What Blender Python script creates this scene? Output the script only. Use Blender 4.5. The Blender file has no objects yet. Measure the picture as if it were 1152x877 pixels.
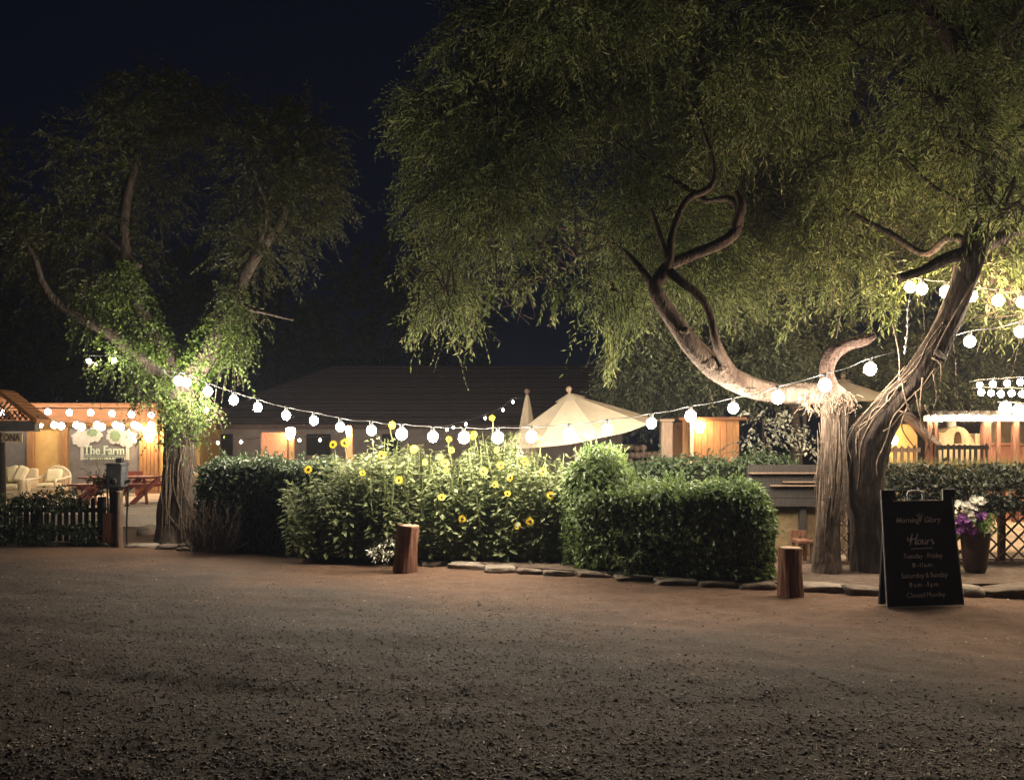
import bpy, bmesh, math, random
import numpy as np
from mathutils import Vector, Matrix

S = bpy.context.scene
COL = S.collection
random.seed(7)
GLOW_HAZE = .0008  # density of the air volume added to make the bulbs glow
H, F, HOR = 1.6, 1000.0, 494.0            # eye height, focal length (px of the 1152 wide photo), horizon row

def P(px, py, Y):                         # a photo direction taken to depth Y -> world point
    return np.array([(px - 576) / F * Y, Y, H - (py - HOR) / F * Y])
def XZ(px, Y): return (px - 576) / F * Y
def ZZ(py, Y): return H - (py - HOR) / F * Y
def G(px, py):                            # point of the ground
    Y = H * F / (py - HOR)
    return np.array([(px - 576) / F * Y, Y, 0.0])

# ------------------------------------------------------------------ noise
def _hash(i, j, k, s):
    n = (i * 374761393 + j * 668265263 + k * 2147483647 + s * 1274126177) & 0x7fffffff
    n = ((n ^ (n >> 13)) * 1274126177) & 0x7fffffff
    return ((n ^ (n >> 16)) & 0xffff) / 65535.0
def vnoise(p, s=0):
    p = np.asarray(p, float); f = np.floor(p).astype(np.int64); t = p - f; t = t * t * (3 - 2 * t)
    r = 0
    for a in (0, 1):
        for b in (0, 1):
            for c in (0, 1):
                w = (t[:, 0] if a else 1 - t[:, 0]) * (t[:, 1] if b else 1 - t[:, 1]) * (t[:, 2] if c else 1 - t[:, 2])
                r = r + w * _hash(f[:, 0] + a, f[:, 1] + b, f[:, 2] + c, s)
    return r
def fbm(p, s=0, o=4):
    p = np.asarray(p, float); r = 0; a = .5
    for k in range(o):
        r = r + a * vnoise(p, s + k); p = p * 2.03 + 11.7; a *= .5
    return r
def unit(v): return v / np.maximum(np.linalg.norm(v, axis=-1, keepdims=True), 1e-9)

# ------------------------------------------------------------------ mesh collector (world coordinates)
def catmull(pts, rad, step):
    pts = np.asarray(pts, float); rad = np.asarray(rad, float)
    if len(pts) == 2:
        n = max(2, int(np.linalg.norm(pts[1] - pts[0]) / step) + 1); t = np.linspace(0, 1, n)[:, None]
        return pts[0] * (1 - t) + pts[1] * t, rad[0] * (1 - t[:, 0]) + rad[1] * t[:, 0]
    P0 = np.vstack([2 * pts[0] - pts[1], pts, 2 * pts[-1] - pts[-2]]); out = []; ro = []
    for i in range(len(pts) - 1):
        a, b, c, d = P0[i:i + 4]; n = max(2, int(np.linalg.norm(c - b) / step) + 1)
        t = np.linspace(0, 1, n, endpoint=False)[:, None]
        out.append(.5 * (2 * b + (c - a) * t + (2 * a - 5 * b + 4 * c - d) * t ** 2 + (3 * b - a - 3 * c + d) * t ** 3))
        ro.append(rad[i] * (1 - t[:, 0]) + rad[i + 1] * t[:, 0])
    out.append(pts[-1:]); ro.append(rad[-1:])
    return np.vstack(out), np.concatenate(ro)

class MB:
    def __init__(s): s.V = []; s.F = []; s.M = []; s.n = 0
    def add(s, V, Fs, m=0):
        V = np.asarray(V, float).reshape(-1, 3)
        if not isinstance(Fs, (list, tuple)) or (len(Fs) and not isinstance(Fs[0], np.ndarray)):
            by = {}
            for f in Fs: by.setdefault(len(f), []).append(f)
            Fs = [np.array(x) for x in by.values()]
        for f in Fs:
            s.F.append(f + s.n); s.M.append(np.full(len(f), m))
        s.V.append(V); s.n += len(V); return s
    def box(s, x0, x1, y0, y1, z0, z1, m=0):
        V = [(x, y, z) for z in (z0, z1) for y in (y0, y1) for x in (x0, x1)]
        return s.add(V, [(0, 2, 3, 1), (4, 5, 7, 6), (0, 1, 5, 4), (2, 6, 7, 3), (0, 4, 6, 2), (1, 3, 7, 5)], m)
    def obox(s, c, size, R=None, m=0):
        V = np.array([(x, y, z) for z in (-.5, .5) for y in (-.5, .5) for x in (-.5, .5)]) * np.array(size)
        if R is not None: V = V @ np.array(R).T
        return s.add(V + np.array(c), [(0, 2, 3, 1), (4, 5, 7, 6), (0, 1, 5, 4), (2, 6, 7, 3), (0, 4, 6, 2), (1, 3, 7, 5)], m)
    def bar(s, a, b, w, d, m=0, up=(0, 0, 1)):   # rectangular bar from a to b
        a = np.array(a, float); b = np.array(b, float); t = unit(b - a); u = np.array(up, float)
        if abs(t @ u) > .95: u = np.array([0, 1., 0])
        x = unit(np.cross(u, t)); y = np.cross(t, x)
        return s.obox((a + b) / 2, (w, d, np.linalg.norm(b - a)), np.stack([x, y, t], 1), m)
    def prism(s, poly, y0, y1, m=0):             # polygon (x,z) extruded along y
        n = len(poly); V = [(p[0], y0, p[1]) for p in poly] + [(p[0], y1, p[1]) for p in poly]
        Fs = [tuple(range(n)), tuple(range(2 * n - 1, n - 1, -1))] + [(i, i + n, (i + 1) % n + n, (i + 1) % n) for i in range(n)]
        return s.add(V, Fs, m)
    def tube(s, pts, rad, seg=8, step=.08, rough=0., seed=0, m=0, freq=3., flat=None):
        if np.isscalar(rad): rad = [rad] * len(pts)
        C, R = catmull(pts, rad, step); n = len(C)
        T = unit(np.gradient(C, axis=0)); N = np.zeros_like(C)
        u = np.array([0, 1., 0]) if abs(T[0][1]) < .9 else np.array([1., 0, 0])
        N[0] = unit(u - T[0] * (u @ T[0]))
        for i in range(1, n): N[i] = unit(N[i - 1] - T[i] * (N[i - 1] @ T[i]))
        B = np.cross(T, N); a = np.linspace(0, 2 * np.pi, seg, endpoint=False)
        d = np.cos(a)[None, :, None] * N[:, None] + np.sin(a)[None, :, None] * B[:, None]
        rr = np.repeat(R[:, None], seg, 1)
        if rough:
            L = np.concatenate([[0], np.cumsum(np.linalg.norm(np.diff(C, axis=0), axis=1))])
            q = np.stack([np.cos(a)[None] * freq + 0 * L[:, None], np.sin(a)[None] * freq + 0 * L[:, None], L[:, None] * 1.6 + 0 * a[None]], -1).reshape(-1, 3)
            k = (fbm(q, seed, 3) - .44).reshape(n, seg)
            q2 = q * np.array([1.8, 1.8, .6]); k2 = (np.abs(fbm(q2, seed + 9, 2) - .38)).reshape(n, seg)
            rr = rr * (1 + rough * (k * 2 + k2 * 1.5))
        V = (C[:, None] + d * rr[..., None]).reshape(-1, 3)
        i = np.arange(n - 1)[:, None] * seg; j = np.arange(seg)[None]; j2 = (j + 1) % seg
        Q = np.stack([i + j, i + j2, i + seg + j2, i + seg + j], -1).reshape(-1, 4)
        V = np.vstack([V, C[:1], C[-1:]]); c0, c1 = n * seg, n * seg + 1
        jj = np.arange(seg); tr = np.vstack([np.stack([np.full(seg, c0), (jj + 1) % seg, jj], 1),
                                             np.stack([np.full(seg, c1), (n - 1) * seg + jj, (n - 1) * seg + (jj + 1) % seg], 1)])
        return s.add(V, [Q, tr], m)
    def lathe(s, prof, c, seg=16, m=0, rough=0, seed=0):   # profile (r,z) about z at c
        pts = [(c[0], c[1], c[2] + z) for r, z in prof]; n = len(prof)
        a = np.linspace(0, 2 * np.pi, seg, endpoint=False)
        R = np.array([p[0] for p in prof]); Z = np.array([p[1] for p in prof])
        rr = np.repeat(R[:, None], seg, 1)
        if rough:
            q = np.stack([np.cos(a)[None] * 2 + 0 * Z[:, None], np.sin(a)[None] * 2 + 0 * Z[:, None], Z[:, None] * 3 + 0 * a[None]], -1).reshape(-1, 3)
            rr = rr * (1 + rough * (fbm(q, seed, 3).reshape(n, seg) - .45) * 2)
        V = np.stack([c[0] + rr * np.cos(a), c[1] + rr * np.sin(a), c[2] + Z[:, None] + 0 * a[None]], -1).reshape(-1, 3)
        i = np.arange(n - 1)[:, None] * seg; j = np.arange(seg)[None]; j2 = (j + 1) % seg
        Q = np.stack([i + j, i + j2, i + seg + j2, i + seg + j], -1).reshape(-1, 4)
        return s.add(V, [Q, ], m).add(np.vstack([V[:seg], V[-seg:]]), [tuple(range(seg))[::-1], tuple(range(seg, 2 * seg))], m)
    def ball(s, c, r, sub=2, m=0, scale=(1, 1, 1), rough=0, seed=0, freq=2.):
        V, Fc = ICO[sub]; V = V.copy()
        if rough: V = V * (1 + rough * 2 * (fbm(V * freq + seed * 3.1, seed, 3) - .45))[:, None]
        return s.add(V * r * np.array(scale) + np.array(c), [Fc], m)
    def leaves(s, C, D, N, L, W, m=0, fold=.25):           # folded pointed leaves
        C = np.asarray(C); D = unit(D); N = unit(N - D * (N * D).sum(-1, keepdims=True)); X = np.cross(D, N)
        L = np.broadcast_to(L, (len(C),))[:, None]; W = np.broadcast_to(W, (len(C),))[:, None]
        a = C; b = C + D * L * .42 + X * W * .5 + N * W * fold; c = C + D * L; d = C + D * L * .42 - X * W * .5 + N * W * fold
        V = np.stack([a, b, c, d], 1).reshape(-1, 3); k = np.arange(len(C))[:, None] * 4
        return s.add(V, [np.vstack([k + np.array([0, 1, 2]), k + np.array([0, 2, 3])])], m)
    def mesh(s, name, off=(0, 0, 0), smooth=False):
        me = bpy.data.meshes.new(name); V = np.vstack(s.V) - np.array(off)
        cnt = np.concatenate([np.full(len(f), f.shape[1]) for f in s.F]); idx = np.concatenate([f.ravel() for f in s.F]).astype(np.int32)
        me.vertices.add(len(V)); me.vertices.foreach_set('co', V.astype(np.float32).ravel())
        me.loops.add(len(idx)); me.loops.foreach_set('vertex_index', idx)
        me.polygons.add(len(cnt)); st = np.concatenate([[0], np.cumsum(cnt)[:-1]]).astype(np.int32)
        me.polygons.foreach_set('loop_start', st); me.polygons.foreach_set('loop_total', cnt.astype(np.int32))
        me.polygons.foreach_set('material_index', np.concatenate(s.M).astype(np.int32))
        me.polygons.foreach_set('use_smooth', np.full(len(cnt), smooth))
        me.update(calc_edges=True); me.validate(); return me
def _ico():
    d = {}
    for k in (1, 2, 3, 4):
        bm = bmesh.new(); bmesh.ops.create_icosphere(bm, subdivisions=k, radius=1)
        d[k] = (np.array([v.co[:] for v in bm.verts]), np.array([[v.index for v in f.verts] for f in bm.faces])); bm.free()
    return d
ICO = _ico()

# ------------------------------------------------------------------ objects
def thing(name, label, cat, loc, group=None):
    o = bpy.data.objects.new(name, None); o.empty_display_size = .1; COL.objects.link(o)
    o.location = [float(x) for x in loc]; o['label'] = label; o['category'] = cat
    if group: o['group'] = group
    return o
def rootloc(o):
    l = Vector((0, 0, 0))
    while o: l += o.location; o = o.parent
    return np.array(l)
def part(name, mb, mats, parent, smooth=False, bevel=0, label=None):
    me = mb.mesh(name, rootloc(parent), smooth); o = bpy.data.objects.new(name, me); COL.objects.link(o); o.parent = parent
    for m in (mats if isinstance(mats, (list, tuple)) else [mats]): me.materials.append(m)
    if bevel:
        b = o.modifiers.new('edge', 'BEVEL'); b.width = bevel; b.segments = 2; b.limit_method = 'ANGLE'
    if label: o['label'] = label
    return o
def single(name, mb, mats, label=None, cat=None, group=None, kind=None, smooth=False, bevel=0):
    V = np.vstack(mb.V); off = np.array([(V[:, 0].min() + V[:, 0].max()) / 2, (V[:, 1].min() + V[:, 1].max()) / 2, V[:, 2].min()])
    if kind: off = np.zeros(3)
    me = mb.mesh(name, off, smooth); o = bpy.data.objects.new(name, me); COL.objects.link(o); o.location = off
    for m in (mats if isinstance(mats, (list, tuple)) else [mats]): me.materials.append(m)
    if label: o['label'] = label
    if cat: o['category'] = cat
    if group: o['group'] = group
    if kind: o['kind'] = kind
    if bevel:
        b = o.modifiers.new('edge', 'BEVEL'); b.width = bevel; b.segments = 2; b.limit_method = 'ANGLE'
    return o
def text_mb(mb, body, size, O, U, Vv, align='CENTER', ext=.003, shear=0, m=0, bold=0, width=None):
    cu = bpy.data.curves.new('lettering', 'FONT'); cu.body = body; cu.size = size; cu.align_x = align; cu.extrude = ext; cu.shear = shear
    cu.offset = bold; cu.resolution_u = 3
    o = bpy.data.objects.new('lettering', cu); COL.objects.link(o); dg = bpy.context.evaluated_depsgraph_get()
    me = bpy.data.meshes.new_from_object(o.evaluated_get(dg))
    V = np.array([v.co[:] for v in me.vertices]); Fs = [tuple(p.vertices) for p in me.polygons]
    if width: V[:, 0] *= width / (V[:, 0].max() - V[:, 0].min())
    U = np.array(U, float); Vv = np.array(Vv, float); W = np.cross(U, Vv)
    mb.add(np.array(O) + V[:, :1] * U + V[:, 1:2] * Vv + V[:, 2:] * W, Fs, m)
    bpy.data.objects.remove(o); bpy.data.meshes.remove(me); bpy.data.curves.remove(cu)

# ------------------------------------------------------------------ materials
MATS = {}
def mat(name, c1, c2=None, scale=8., rough=.8, bump=.0, stretch=(1, 1, 1), spec=.3, detail=6., contrast=(.35, .65), bscale=None, metal=0):
    if name in MATS: return MATS[name]
    m = bpy.data.materials.new(name); m.use_nodes = True; nt = m.node_tree; b = nt.nodes['Principled BSDF']
    b.inputs['Roughness'].default_value = rough; b.inputs['Specular IOR Level'].default_value = spec; b.inputs['Metallic'].default_value = metal
    tc = nt.nodes.new('ShaderNodeTexCoord'); mp = nt.nodes.new('ShaderNodeMapping'); mp.inputs['Scale'].default_value = stretch
    nt.links.new(tc.outputs['Object'], mp.inputs['Vector'])
    n = nt.nodes.new('ShaderNodeTexNoise'); n.inputs['Scale'].default_value = scale; n.inputs['Detail'].default_value = detail
    n.inputs['Roughness'].default_value = .65
    nt.links.new(mp.outputs[0], n.inputs['Vector'])
    r = nt.nodes.new('ShaderNodeValToRGB'); r.color_ramp.elements[0].position = contrast[0]; r.color_ramp.elements[1].position = contrast[1]
    r.color_ramp.elements[0].color = (*c1, 1); r.color_ramp.elements[1].color = (*(c2 or c1), 1)
    nt.links.new(n.outputs['Fac'], r.inputs[0]); nt.links.new(r.outputs[0], b.inputs['Base Color'])
    if bump:
        n2 = n
        if bscale:
            n2 = nt.nodes.new('ShaderNodeTexNoise'); n2.inputs['Scale'].default_value = bscale; n2.inputs['Detail'].default_value = 8
            nt.links.new(mp.outputs[0], n2.inputs['Vector'])
        bp = nt.nodes.new('ShaderNodeBump'); bp.inputs['Strength'].default_value = 1; bp.inputs['Distance'].default_value = bump
        nt.links.new(n2.outputs['Fac'], bp.inputs['Height']); nt.links.new(bp.outputs[0], b.inputs['Normal'])
    MATS[name] = m; return m
def leafmat(name, dark, light, trans=.35, rough=.55, extra=None):
    m = bpy.data.materials.new(name); m.use_nodes = True; nt = m.node_tree; b = nt.nodes['Principled BSDF']
    g = nt.nodes.new('ShaderNodeNewGeometry'); r = nt.nodes.new('ShaderNodeValToRGB')
    e = r.color_ramp.elements; e[0].color = (*dark, 1); e[1].color = (*light, 1)
    if extra: x = e.new(.88); x.color = (*light, 1); e[2].color = (*extra, 1)
    tc = nt.nodes.new('ShaderNodeTexCoord'); nz = nt.nodes.new('ShaderNodeTexNoise'); nz.inputs['Scale'].default_value = 1.7; nz.inputs['Detail'].default_value = 3; nt.links.new(tc.outputs['Object'], nz.inputs['Vector'])
    mr = nt.nodes.new('ShaderNodeMapRange'); mr.inputs[1].default_value = .36; mr.inputs[2].default_value = .64; mr.inputs[3].default_value = -.38; mr.inputs[4].default_value = .26; nt.links.new(nz.outputs['Fac'], mr.inputs[0])
    ad = nt.nodes.new('ShaderNodeMath'); ad.operation = 'ADD'; ad.use_clamp = True; nt.links.new(g.outputs['Random Per Island'], ad.inputs[0]); nt.links.new(mr.outputs[0], ad.inputs[1]); nt.links.new(ad.outputs[0], r.inputs[0]); nt.links.new(r.outputs[0], b.inputs['Base Color'])
    b.inputs['Roughness'].default_value = rough; b.inputs['Specular IOR Level'].default_value = .35
    t = nt.nodes.new('ShaderNodeBsdfTranslucent'); nt.links.new(r.outputs[0], t.inputs['Color'])
    mx = nt.nodes.new('ShaderNodeMixShader'); mx.inputs[0].default_value = trans
    out = nt.nodes['Material Output']; nt.links.new(b.outputs[0], mx.inputs[1]); nt.links.new(t.outputs[0], mx.inputs[2]); nt.links.new(mx.outputs[0], out.inputs['Surface'])
    return m
def glow(name, col, k):
    m = bpy.data.materials.new(name); m.use_nodes = True; b = m.node_tree.nodes['Principled BSDF']
    b.inputs['Base Color'].default_value = (.8, .78, .7, 1); b.inputs['Emission Color'].default_value = (*col, 1); b.inputs['Emission Strength'].default_value = k
    return m

M_bulb = glow('lit_frosted_glass', (1, .87, .68), 400)
M_warm = glow('lit_amber_glass', (1, .72, .42), 330)
M_house = glow('lit_warm_glass', (1, .80, .56), 58)
M_fairy = glow('lit_fairy_glass', (1, .85, .65), 90)
M_garl = glow('lit_garland_glass', (1, .82, .56), 75)
M_lamp = glow('lit_lamp_glass', (1, .62, .28), 60)
M_black = mat('black_plastic', (.012, .012, .012), (.02, .02, .02), rough=.5)
M_cable = mat('grey_cable', (.03, .03, .03), (.05, .05, .048))
M_bark_dark = mat('dark_bark', (.012, .009, .0075), (.050, .036, .028), 22, .95, .04, (1, 1, .22), contrast=(.3, .7), bscale=30, spec=.12)
M_bark_pale = mat('pale_bark', (.036, .024, .018), (.125, .088, .066), 18, .95, .035, (1, 1, .22), contrast=(.3, .7), bscale=34)
M_bark_red = mat('reddish_bark', (.018, .010, .008), (.075, .043, .033), 16, .95, .04, (1, 1, .5), contrast=(.3, .7), bscale=30)
M_wood = mat('weathered_wood', (.085, .055, .038), (.20, .14, .10), 9, .85, .006, (6, 6, .6), contrast=(.3, .7))
M_woodred = mat('reddish_wood', (.055, .022, .013), (.21, .095, .056), 7, .9, .014, (6, 6, .5), contrast=(.3, .7))
M_wooddark = mat('dark_wood', (.012, .010, .009), (.035, .028, .024), 8, .8, .004, (5, 5, .7))
M_woodorange = mat('orange_wood', (.24, .12, .055), (.38, .21, .10), 7, .8, .004, (7, 7, .6))
M_vine = mat('dry_vine', (.085, .06, .042), (.21, .155, .112), 20, .9)
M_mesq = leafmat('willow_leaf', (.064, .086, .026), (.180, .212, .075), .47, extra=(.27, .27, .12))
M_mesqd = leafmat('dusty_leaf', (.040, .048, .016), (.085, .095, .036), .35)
M_ivy = leafmat('ivy_leaf', (.035, .065, .012), (.12, .17, .035), .35, .45)
M_hedge = leafmat('hedge_leaf', (.050, .085, .024), (.15, .20, .065), .38, .5)
M_hedged = leafmat('dark_hedge_leaf', (.030, .048, .022), (.075, .105, .05), .3, .5)
M_sun = leafmat('sunflower_leaf', (.095, .12, .048), (.215, .24, .115), .42, .65)
M_core = mat('shade_core', (.006, .007, .004), (.016, .017, .010), 25, 1, spec=0)  # shade inside the hedges put into a near-black colour
M_petal = leafmat('yellow_petal', (.75, .50, .02), (.85, .66, .05), .3)
M_disc = mat('brown_disc', (.06, .03, .01), (.13, .07, .02), 60)
M_white = mat('white_petal', (.68, .66, .56), (.8, .78, .7), 30)
M_purple = mat('purple_petal', (.12, .03, .16), (.24, .07, .27), 30)
M_canvas = mat('beige_canvas', (.33, .27, .195), (.41, .345, .26), 3, .9, .004, bscale=25)
M_stone = mat('pale_stone', (.10, .08, .065), (.25, .205, .165), 6, .95, .02, contrast=(.3, .7), bscale=14)
M_stoned = mat('brown_stone', (.055, .041, .032), (.15, .113, .088), 7, .95, .02, contrast=(.3, .7), bscale=14)
M_adobe = mat('mustard_adobe', (.58, .37, .14), (.68, .46, .20), 4, .95, .008, bscale=30)
M_cream = mat('cream_adobe', (.50, .38, .24), (.62, .49, .33), 5, .95, .006, bscale=30)
M_terra = mat('terracotta_plaster', (.33, .145, .085), (.42, .19, .12), 6, .95, .008, bscale=30)
M_brown = mat('brown_fascia', (.16, .075, .038), (.24, .115, .06), 6, .8, .004, (.6, 4, 4))
M_grey = mat('grey_screen', (.15, .142, .145), (.20, .19, .19), 6, .9, .003, bscale=60)
M_roof = mat('roof_shingle', (.085, .060, .053), (.16, .118, .104), 5, .9, .02, (1, 4, 4), bscale=9)
M_tile = mat('clay_tile', (.30, .13, .05), (.42, .20, .08), 10, .85, .006)
M_wicker = mat('pale_wicker', (.48, .40, .28), (.66, .57, .43), 40, .8, .01)
M_cushion = mat('cream_cushion', (.62, .54, .36), (.74, .66, .47), 5, .95, .004, bscale=40)
M_redwood = mat('red_painted_wood', (.15, .040, .030), (.23, .068, .048), 8, .7, .003, (5, 5, 1))
M_pot = mat('dark_glazed_pot', (.025, .015, .012), (.055, .03, .022), 6, .5)
M_chalk = mat('chalk_lettering', (.74, .74, .73), (.9, .9, .88), 60, 1, contrast=(.25, .7))
M_board = mat('black_board', (.012, .012, .014), (.024, .024, .027), 9, .75, .001, spec=.2)
M_trim = mat('grey_trim', (.24, .225, .21), (.34, .32, .30), 14, .6)
M_signw = mat('white_painted_sign', (.42, .41, .38), (.54, .52, .49), 10)
M_signg = mat('green_painted_sign', (.13, .20, .12), (.22, .30, .19), 12)
M_patio = mat('pale_paving', (.50, .42, .34), (.64, .55, .46), 3, .95, .02, bscale=8)
M_soil = mat('bed_soil', (.045, .030, .021), (.10, .07, .05), 12, 1, .03, bscale=20)
M_dirtwall = mat('mud_wall', (.11, .075, .04), (.20, .145, .075), 5, .95, .015, bscale=14)
M_grass = leafmat('dry_grass', (.14, .12, .05), (.26, .22, .10), .3)

# ------------------------------------------------------------------ render / world / camera
S.view_settings.view_transform = 'Standard'; S.view_settings.look = 'None'; S.view_settings.gamma = 1; S.view_settings.exposure = 0.7
try: S.view_settings.use_curve_mapping = False
except Exception: pass
cy = S.cycles; cy.use_denoising = True; cy.max_bounces = 6; cy.diffuse_bounces = 3; cy.glossy_bounces = 2; cy.transmission_bounces = 3
cy.sample_clamp_indirect = 4; cy.sample_clamp_direct = 0; cy.use_light_tree = True; cy.caustics_reflective = False; cy.caustics_refractive = False
try: cy.denoiser = 'OPENIMAGEDENOISE'; cy.denoising_input_passes = 'RGB_ALBEDO_NORMAL'
except Exception: pass
W = bpy.data.worlds.new('World'); S.world = W; W.use_nodes = True
bg = W.node_tree.nodes['Background']; bg.inputs['Color'].default_value = (.22, .32, 1.0, 1); bg.inputs['Strength'].default_value = .0040
cam = bpy.data.cameras.new('camera'); co = bpy.data.objects.new('camera', cam); COL.objects.link(co); S.camera = co
co.location = (0, 0, H); co.rotation_euler = (math.pi / 2, 0, 0); cam.sensor_width = 36; cam.lens = 36 * F / 1152
cam.shift_y = (HOR - 438.5) / 1152; cam.clip_end = 2000; cam.clip_start = .05

# ================================================================== GROUND
def gravel_mask(x, y):       # 1 = dark gravel, 0 = brown dirt
    q = np.stack([x * .55, y * .8, 0 * x], -1)
    d = (8.5 - .62 * x) - y + (fbm(q, 5, 4) - .47) * 6.0
    return np.clip(d / 1.6 + .3, 0, 1)
def ground_h(x, y):
    q = np.stack([x * 1.1, y * 1.1, 0 * x], -1); q2 = np.stack([x * 5, y * 5, 0 * x], -1)
    near = np.clip((13 - y) / 2, 0, 1) * np.clip((9 - np.abs(x)) / 2, 0, 1)
    rut = 0
    for c0, sl in ((8.1, -.30), (6.75, -.26), (5.6, -.2)):     # shallow wheel tracks across the lot
        rut = rut + np.exp(-((y - (c0 + sl * x + .25 * np.sin(x * .7 + c0))) / .17) ** 2)
    q3 = np.stack([x * 16, y * 16, 0 * x], -1)
    return ((fbm(q, 1, 3) - .45) * .07 + (fbm(q2, 2, 3) - .45) * .035 + (fbm(q3, 4, 2) - .4) * .012 - .015 * rut) * near - .01
def axis(a, b, st, far):
    f = list(np.arange(a, b + st / 2, st)); lo, hi = [], []
    d = st
    while f[0] - sum(lo) - d > -far: lo.append(d); d *= 1.5
    d = st
    while f[-1] + sum(hi) + d < far: hi.append(d); d *= 1.5
    L = f[0] - np.cumsum(lo)[::-1]; R = f[-1] + np.cumsum(hi)
    return np.concatenate([L, f, R])
xs = axis(-8, 8, .055, 350); ys = axis(3.2, 13.6, .05, 350)
gx, gy = np.meshgrid(xs, ys); gz = ground_h(gx.ravel(), gy.ravel())
nx = len(xs); i = np.arange(len(ys) - 1)[:, None] * nx; j = np.arange(nx - 1)[None]
mb = MB().add(np.stack([gx.ravel(), gy.ravel(), gz], -1), [np.stack([i + j, i + j + 1, i + nx + j + 1, i + nx + j], -1).reshape(-1, 4)])
def ground_material():
    m = bpy.data.materials.new('dirt_and_gravel'); m.use_nodes = True; nt = m.node_tree; N = nt.nodes; L = nt.links; b = N['Principled BSDF']
    tc = N.new('ShaderNodeTexCoord'); sp = N.new('ShaderNodeSeparateXYZ'); L.new(tc.outputs['Object'], sp.inputs[0])
    def noise(sc, det=6, rough=.6):
        n = N.new('ShaderNodeTexNoise'); n.inputs['Scale'].default_value = sc; n.inputs['Detail'].default_value = det; n.inputs['Roughness'].default_value = rough
        L.new(tc.outputs['Object'], n.inputs['Vector']); return n
    def math_(op, a, bb):
        x = N.new('ShaderNodeMath'); x.operation = op
        for k, v in enumerate((a, bb)):
            if isinstance(v, (int, float)): x.inputs[k].default_value = v
            else: L.new(v, x.inputs[k])
        return x.outputs[0]
    def ramp(src, p0, c0, p1, c1):
        r = N.new('ShaderNodeValToRGB'); e = r.color_ramp.elements; e[0].position = p0; e[0].color = (*c0, 1); e[1].position = p1; e[1].color = (*c1, 1)
        L.new(src, r.inputs[0]); return r.outputs[0]
    big = noise(.6, 5)
    d = math_('ADD', math_('ADD', math_('MULTIPLY', sp.outputs[0], -.62), 8.5), math_('MULTIPLY', sp.outputs[1], -1.))
    d = math_('ADD', math_('MULTIPLY', d, .5), math_('MULTIPLY', math_('ADD', big.outputs['Fac'], -.47), 3.2))
    mk = N.new('ShaderNodeMapRange'); mk.inputs[1].default_value = -.4; mk.inputs[2].default_value = .7; L.new(d, mk.inputs[0])
    dirt = ramp(noise(6, 10, .75).outputs['Fac'], .3, (.072, .039, .024), .7, (.150, .086, .054))
    grav = ramp(noise(38, 8, .8).outputs['Fac'], .33, (.018, .012, .0090), .68, (.076, .052, .040))
    mx = N.new('ShaderNodeMix'); mx.data_type = 'RGBA'; L.new(mk.outputs[0], mx.inputs[0]); L.new(dirt, mx.inputs[6]); L.new(grav, mx.inputs[7])
    L.new(mx.outputs[2], b.inputs['Base Color']); b.inputs['Roughness'].default_value = .9; b.inputs['Specular IOR Level'].default_value = .25
    bp = N.new('ShaderNodeBump'); bp.inputs['Distance'].default_value = .03; L.new(noise(24, 10, .8).outputs['Fac'], bp.inputs['Height'])
    L.new(bp.outputs[0], b.inputs['Normal']); return m
single('ground', mb, ground_material(), kind='structure', smooth=True)
# loose chips
rng = np.random.default_rng(3)
def chips(n, ymin, ymax, xr, rmin, rmax, seed, keep):
    r = np.random.default_rng(seed); y = 1 / r.uniform(1 / ymax, 1 / ymin, n); x = r.uniform(-1, 1, n) * (.62 * y + .4)
    k = keep(x, y, r); x, y = x[k], y[k]; n = len(x); V, Fc = OCT
    s = rmin * (rmax / rmin) ** (r.random(n) ** 2.2)
    v = V[None] * (1 + .45 * (r.random((n, 6, 1)) - .5)) * np.stack([s * r.uniform(.7, 1.6, n), s * r.uniform(.6, 1.2, n), s * r.uniform(.22, .55, n)], -1)[:, None]
    a = r.uniform(0, 6.28, n); ca, sa = np.cos(a)[:, None], np.sin(a)[:, None]; t = r.normal(0, .22, n); ct, st = np.cos(t)[:, None], np.sin(t)[:, None]
    vx, vy, vz = v[..., 0], v[..., 1] * ct - v[..., 2] * st, v[..., 1] * st + v[..., 2] * ct
    X = vx * ca - vy * sa + x[:, None]; Yy = vx * sa + vy * ca + y[:, None]; Z = vz + (ground_h(x, y) + s * .25)[:, None]
    return np.stack([X, Yy, Z], -1).reshape(-1, 3), (Fc[None] + (np.arange(n) * 6)[:, None, None]).reshape(-1, 3)
OCT = (np.array([(1, 0, 0), (-1, 0, 0), (0, 1, 0), (0, -1, 0), (0, 0, 1), (0, 0, -1.)]),
       np.array([(0, 2, 4), (2, 1, 4), (1, 3, 4), (3, 0, 4), (2, 0, 5), (1, 2, 5), (3, 1, 5), (0, 3, 5)]))
mb = MB(); V, Fc = chips(95000, 3.7, 11.8, 1, .003, .014, 11, lambda x, y, r: r.random(len(x)) < .10 + .9 * gravel_mask(x, y)); mb.add(V, [Fc])
M_chip = leafmat('stone_chips', (.034, .023, .018), (.110, .078, .060), 0, .75, extra=(.40, .33, .275))
single('gravel', mb, M_chip, kind='stuff')
# litter of dry leaves and straw
r = np.random.default_rng(21); n = 2600; y = 1 / r.uniform(1 / 12.0, 1 / 3.9, n); x = r.uniform(-1, 1, n) * (.62 * y + .3)
a = r.uniform(0, 6.28, n)
mb = MB().leaves(np.stack([x, y, ground_h(x, y) + r.uniform(.004, .010, n)], -1), np.stack([np.cos(a), np.sin(a), r.normal(0, .12, n)], -1),
                 np.stack([r.normal(0, .2, n), r.normal(0, .2, n), np.ones(n)], -1), r.uniform(.02, .06, n), r.uniform(.004, .012, n))
single('fallen_leaves', mb, leafmat('dry_leaf', (.15, .10, .06), (.32, .24, .15), .2), kind='stuff')
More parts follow.
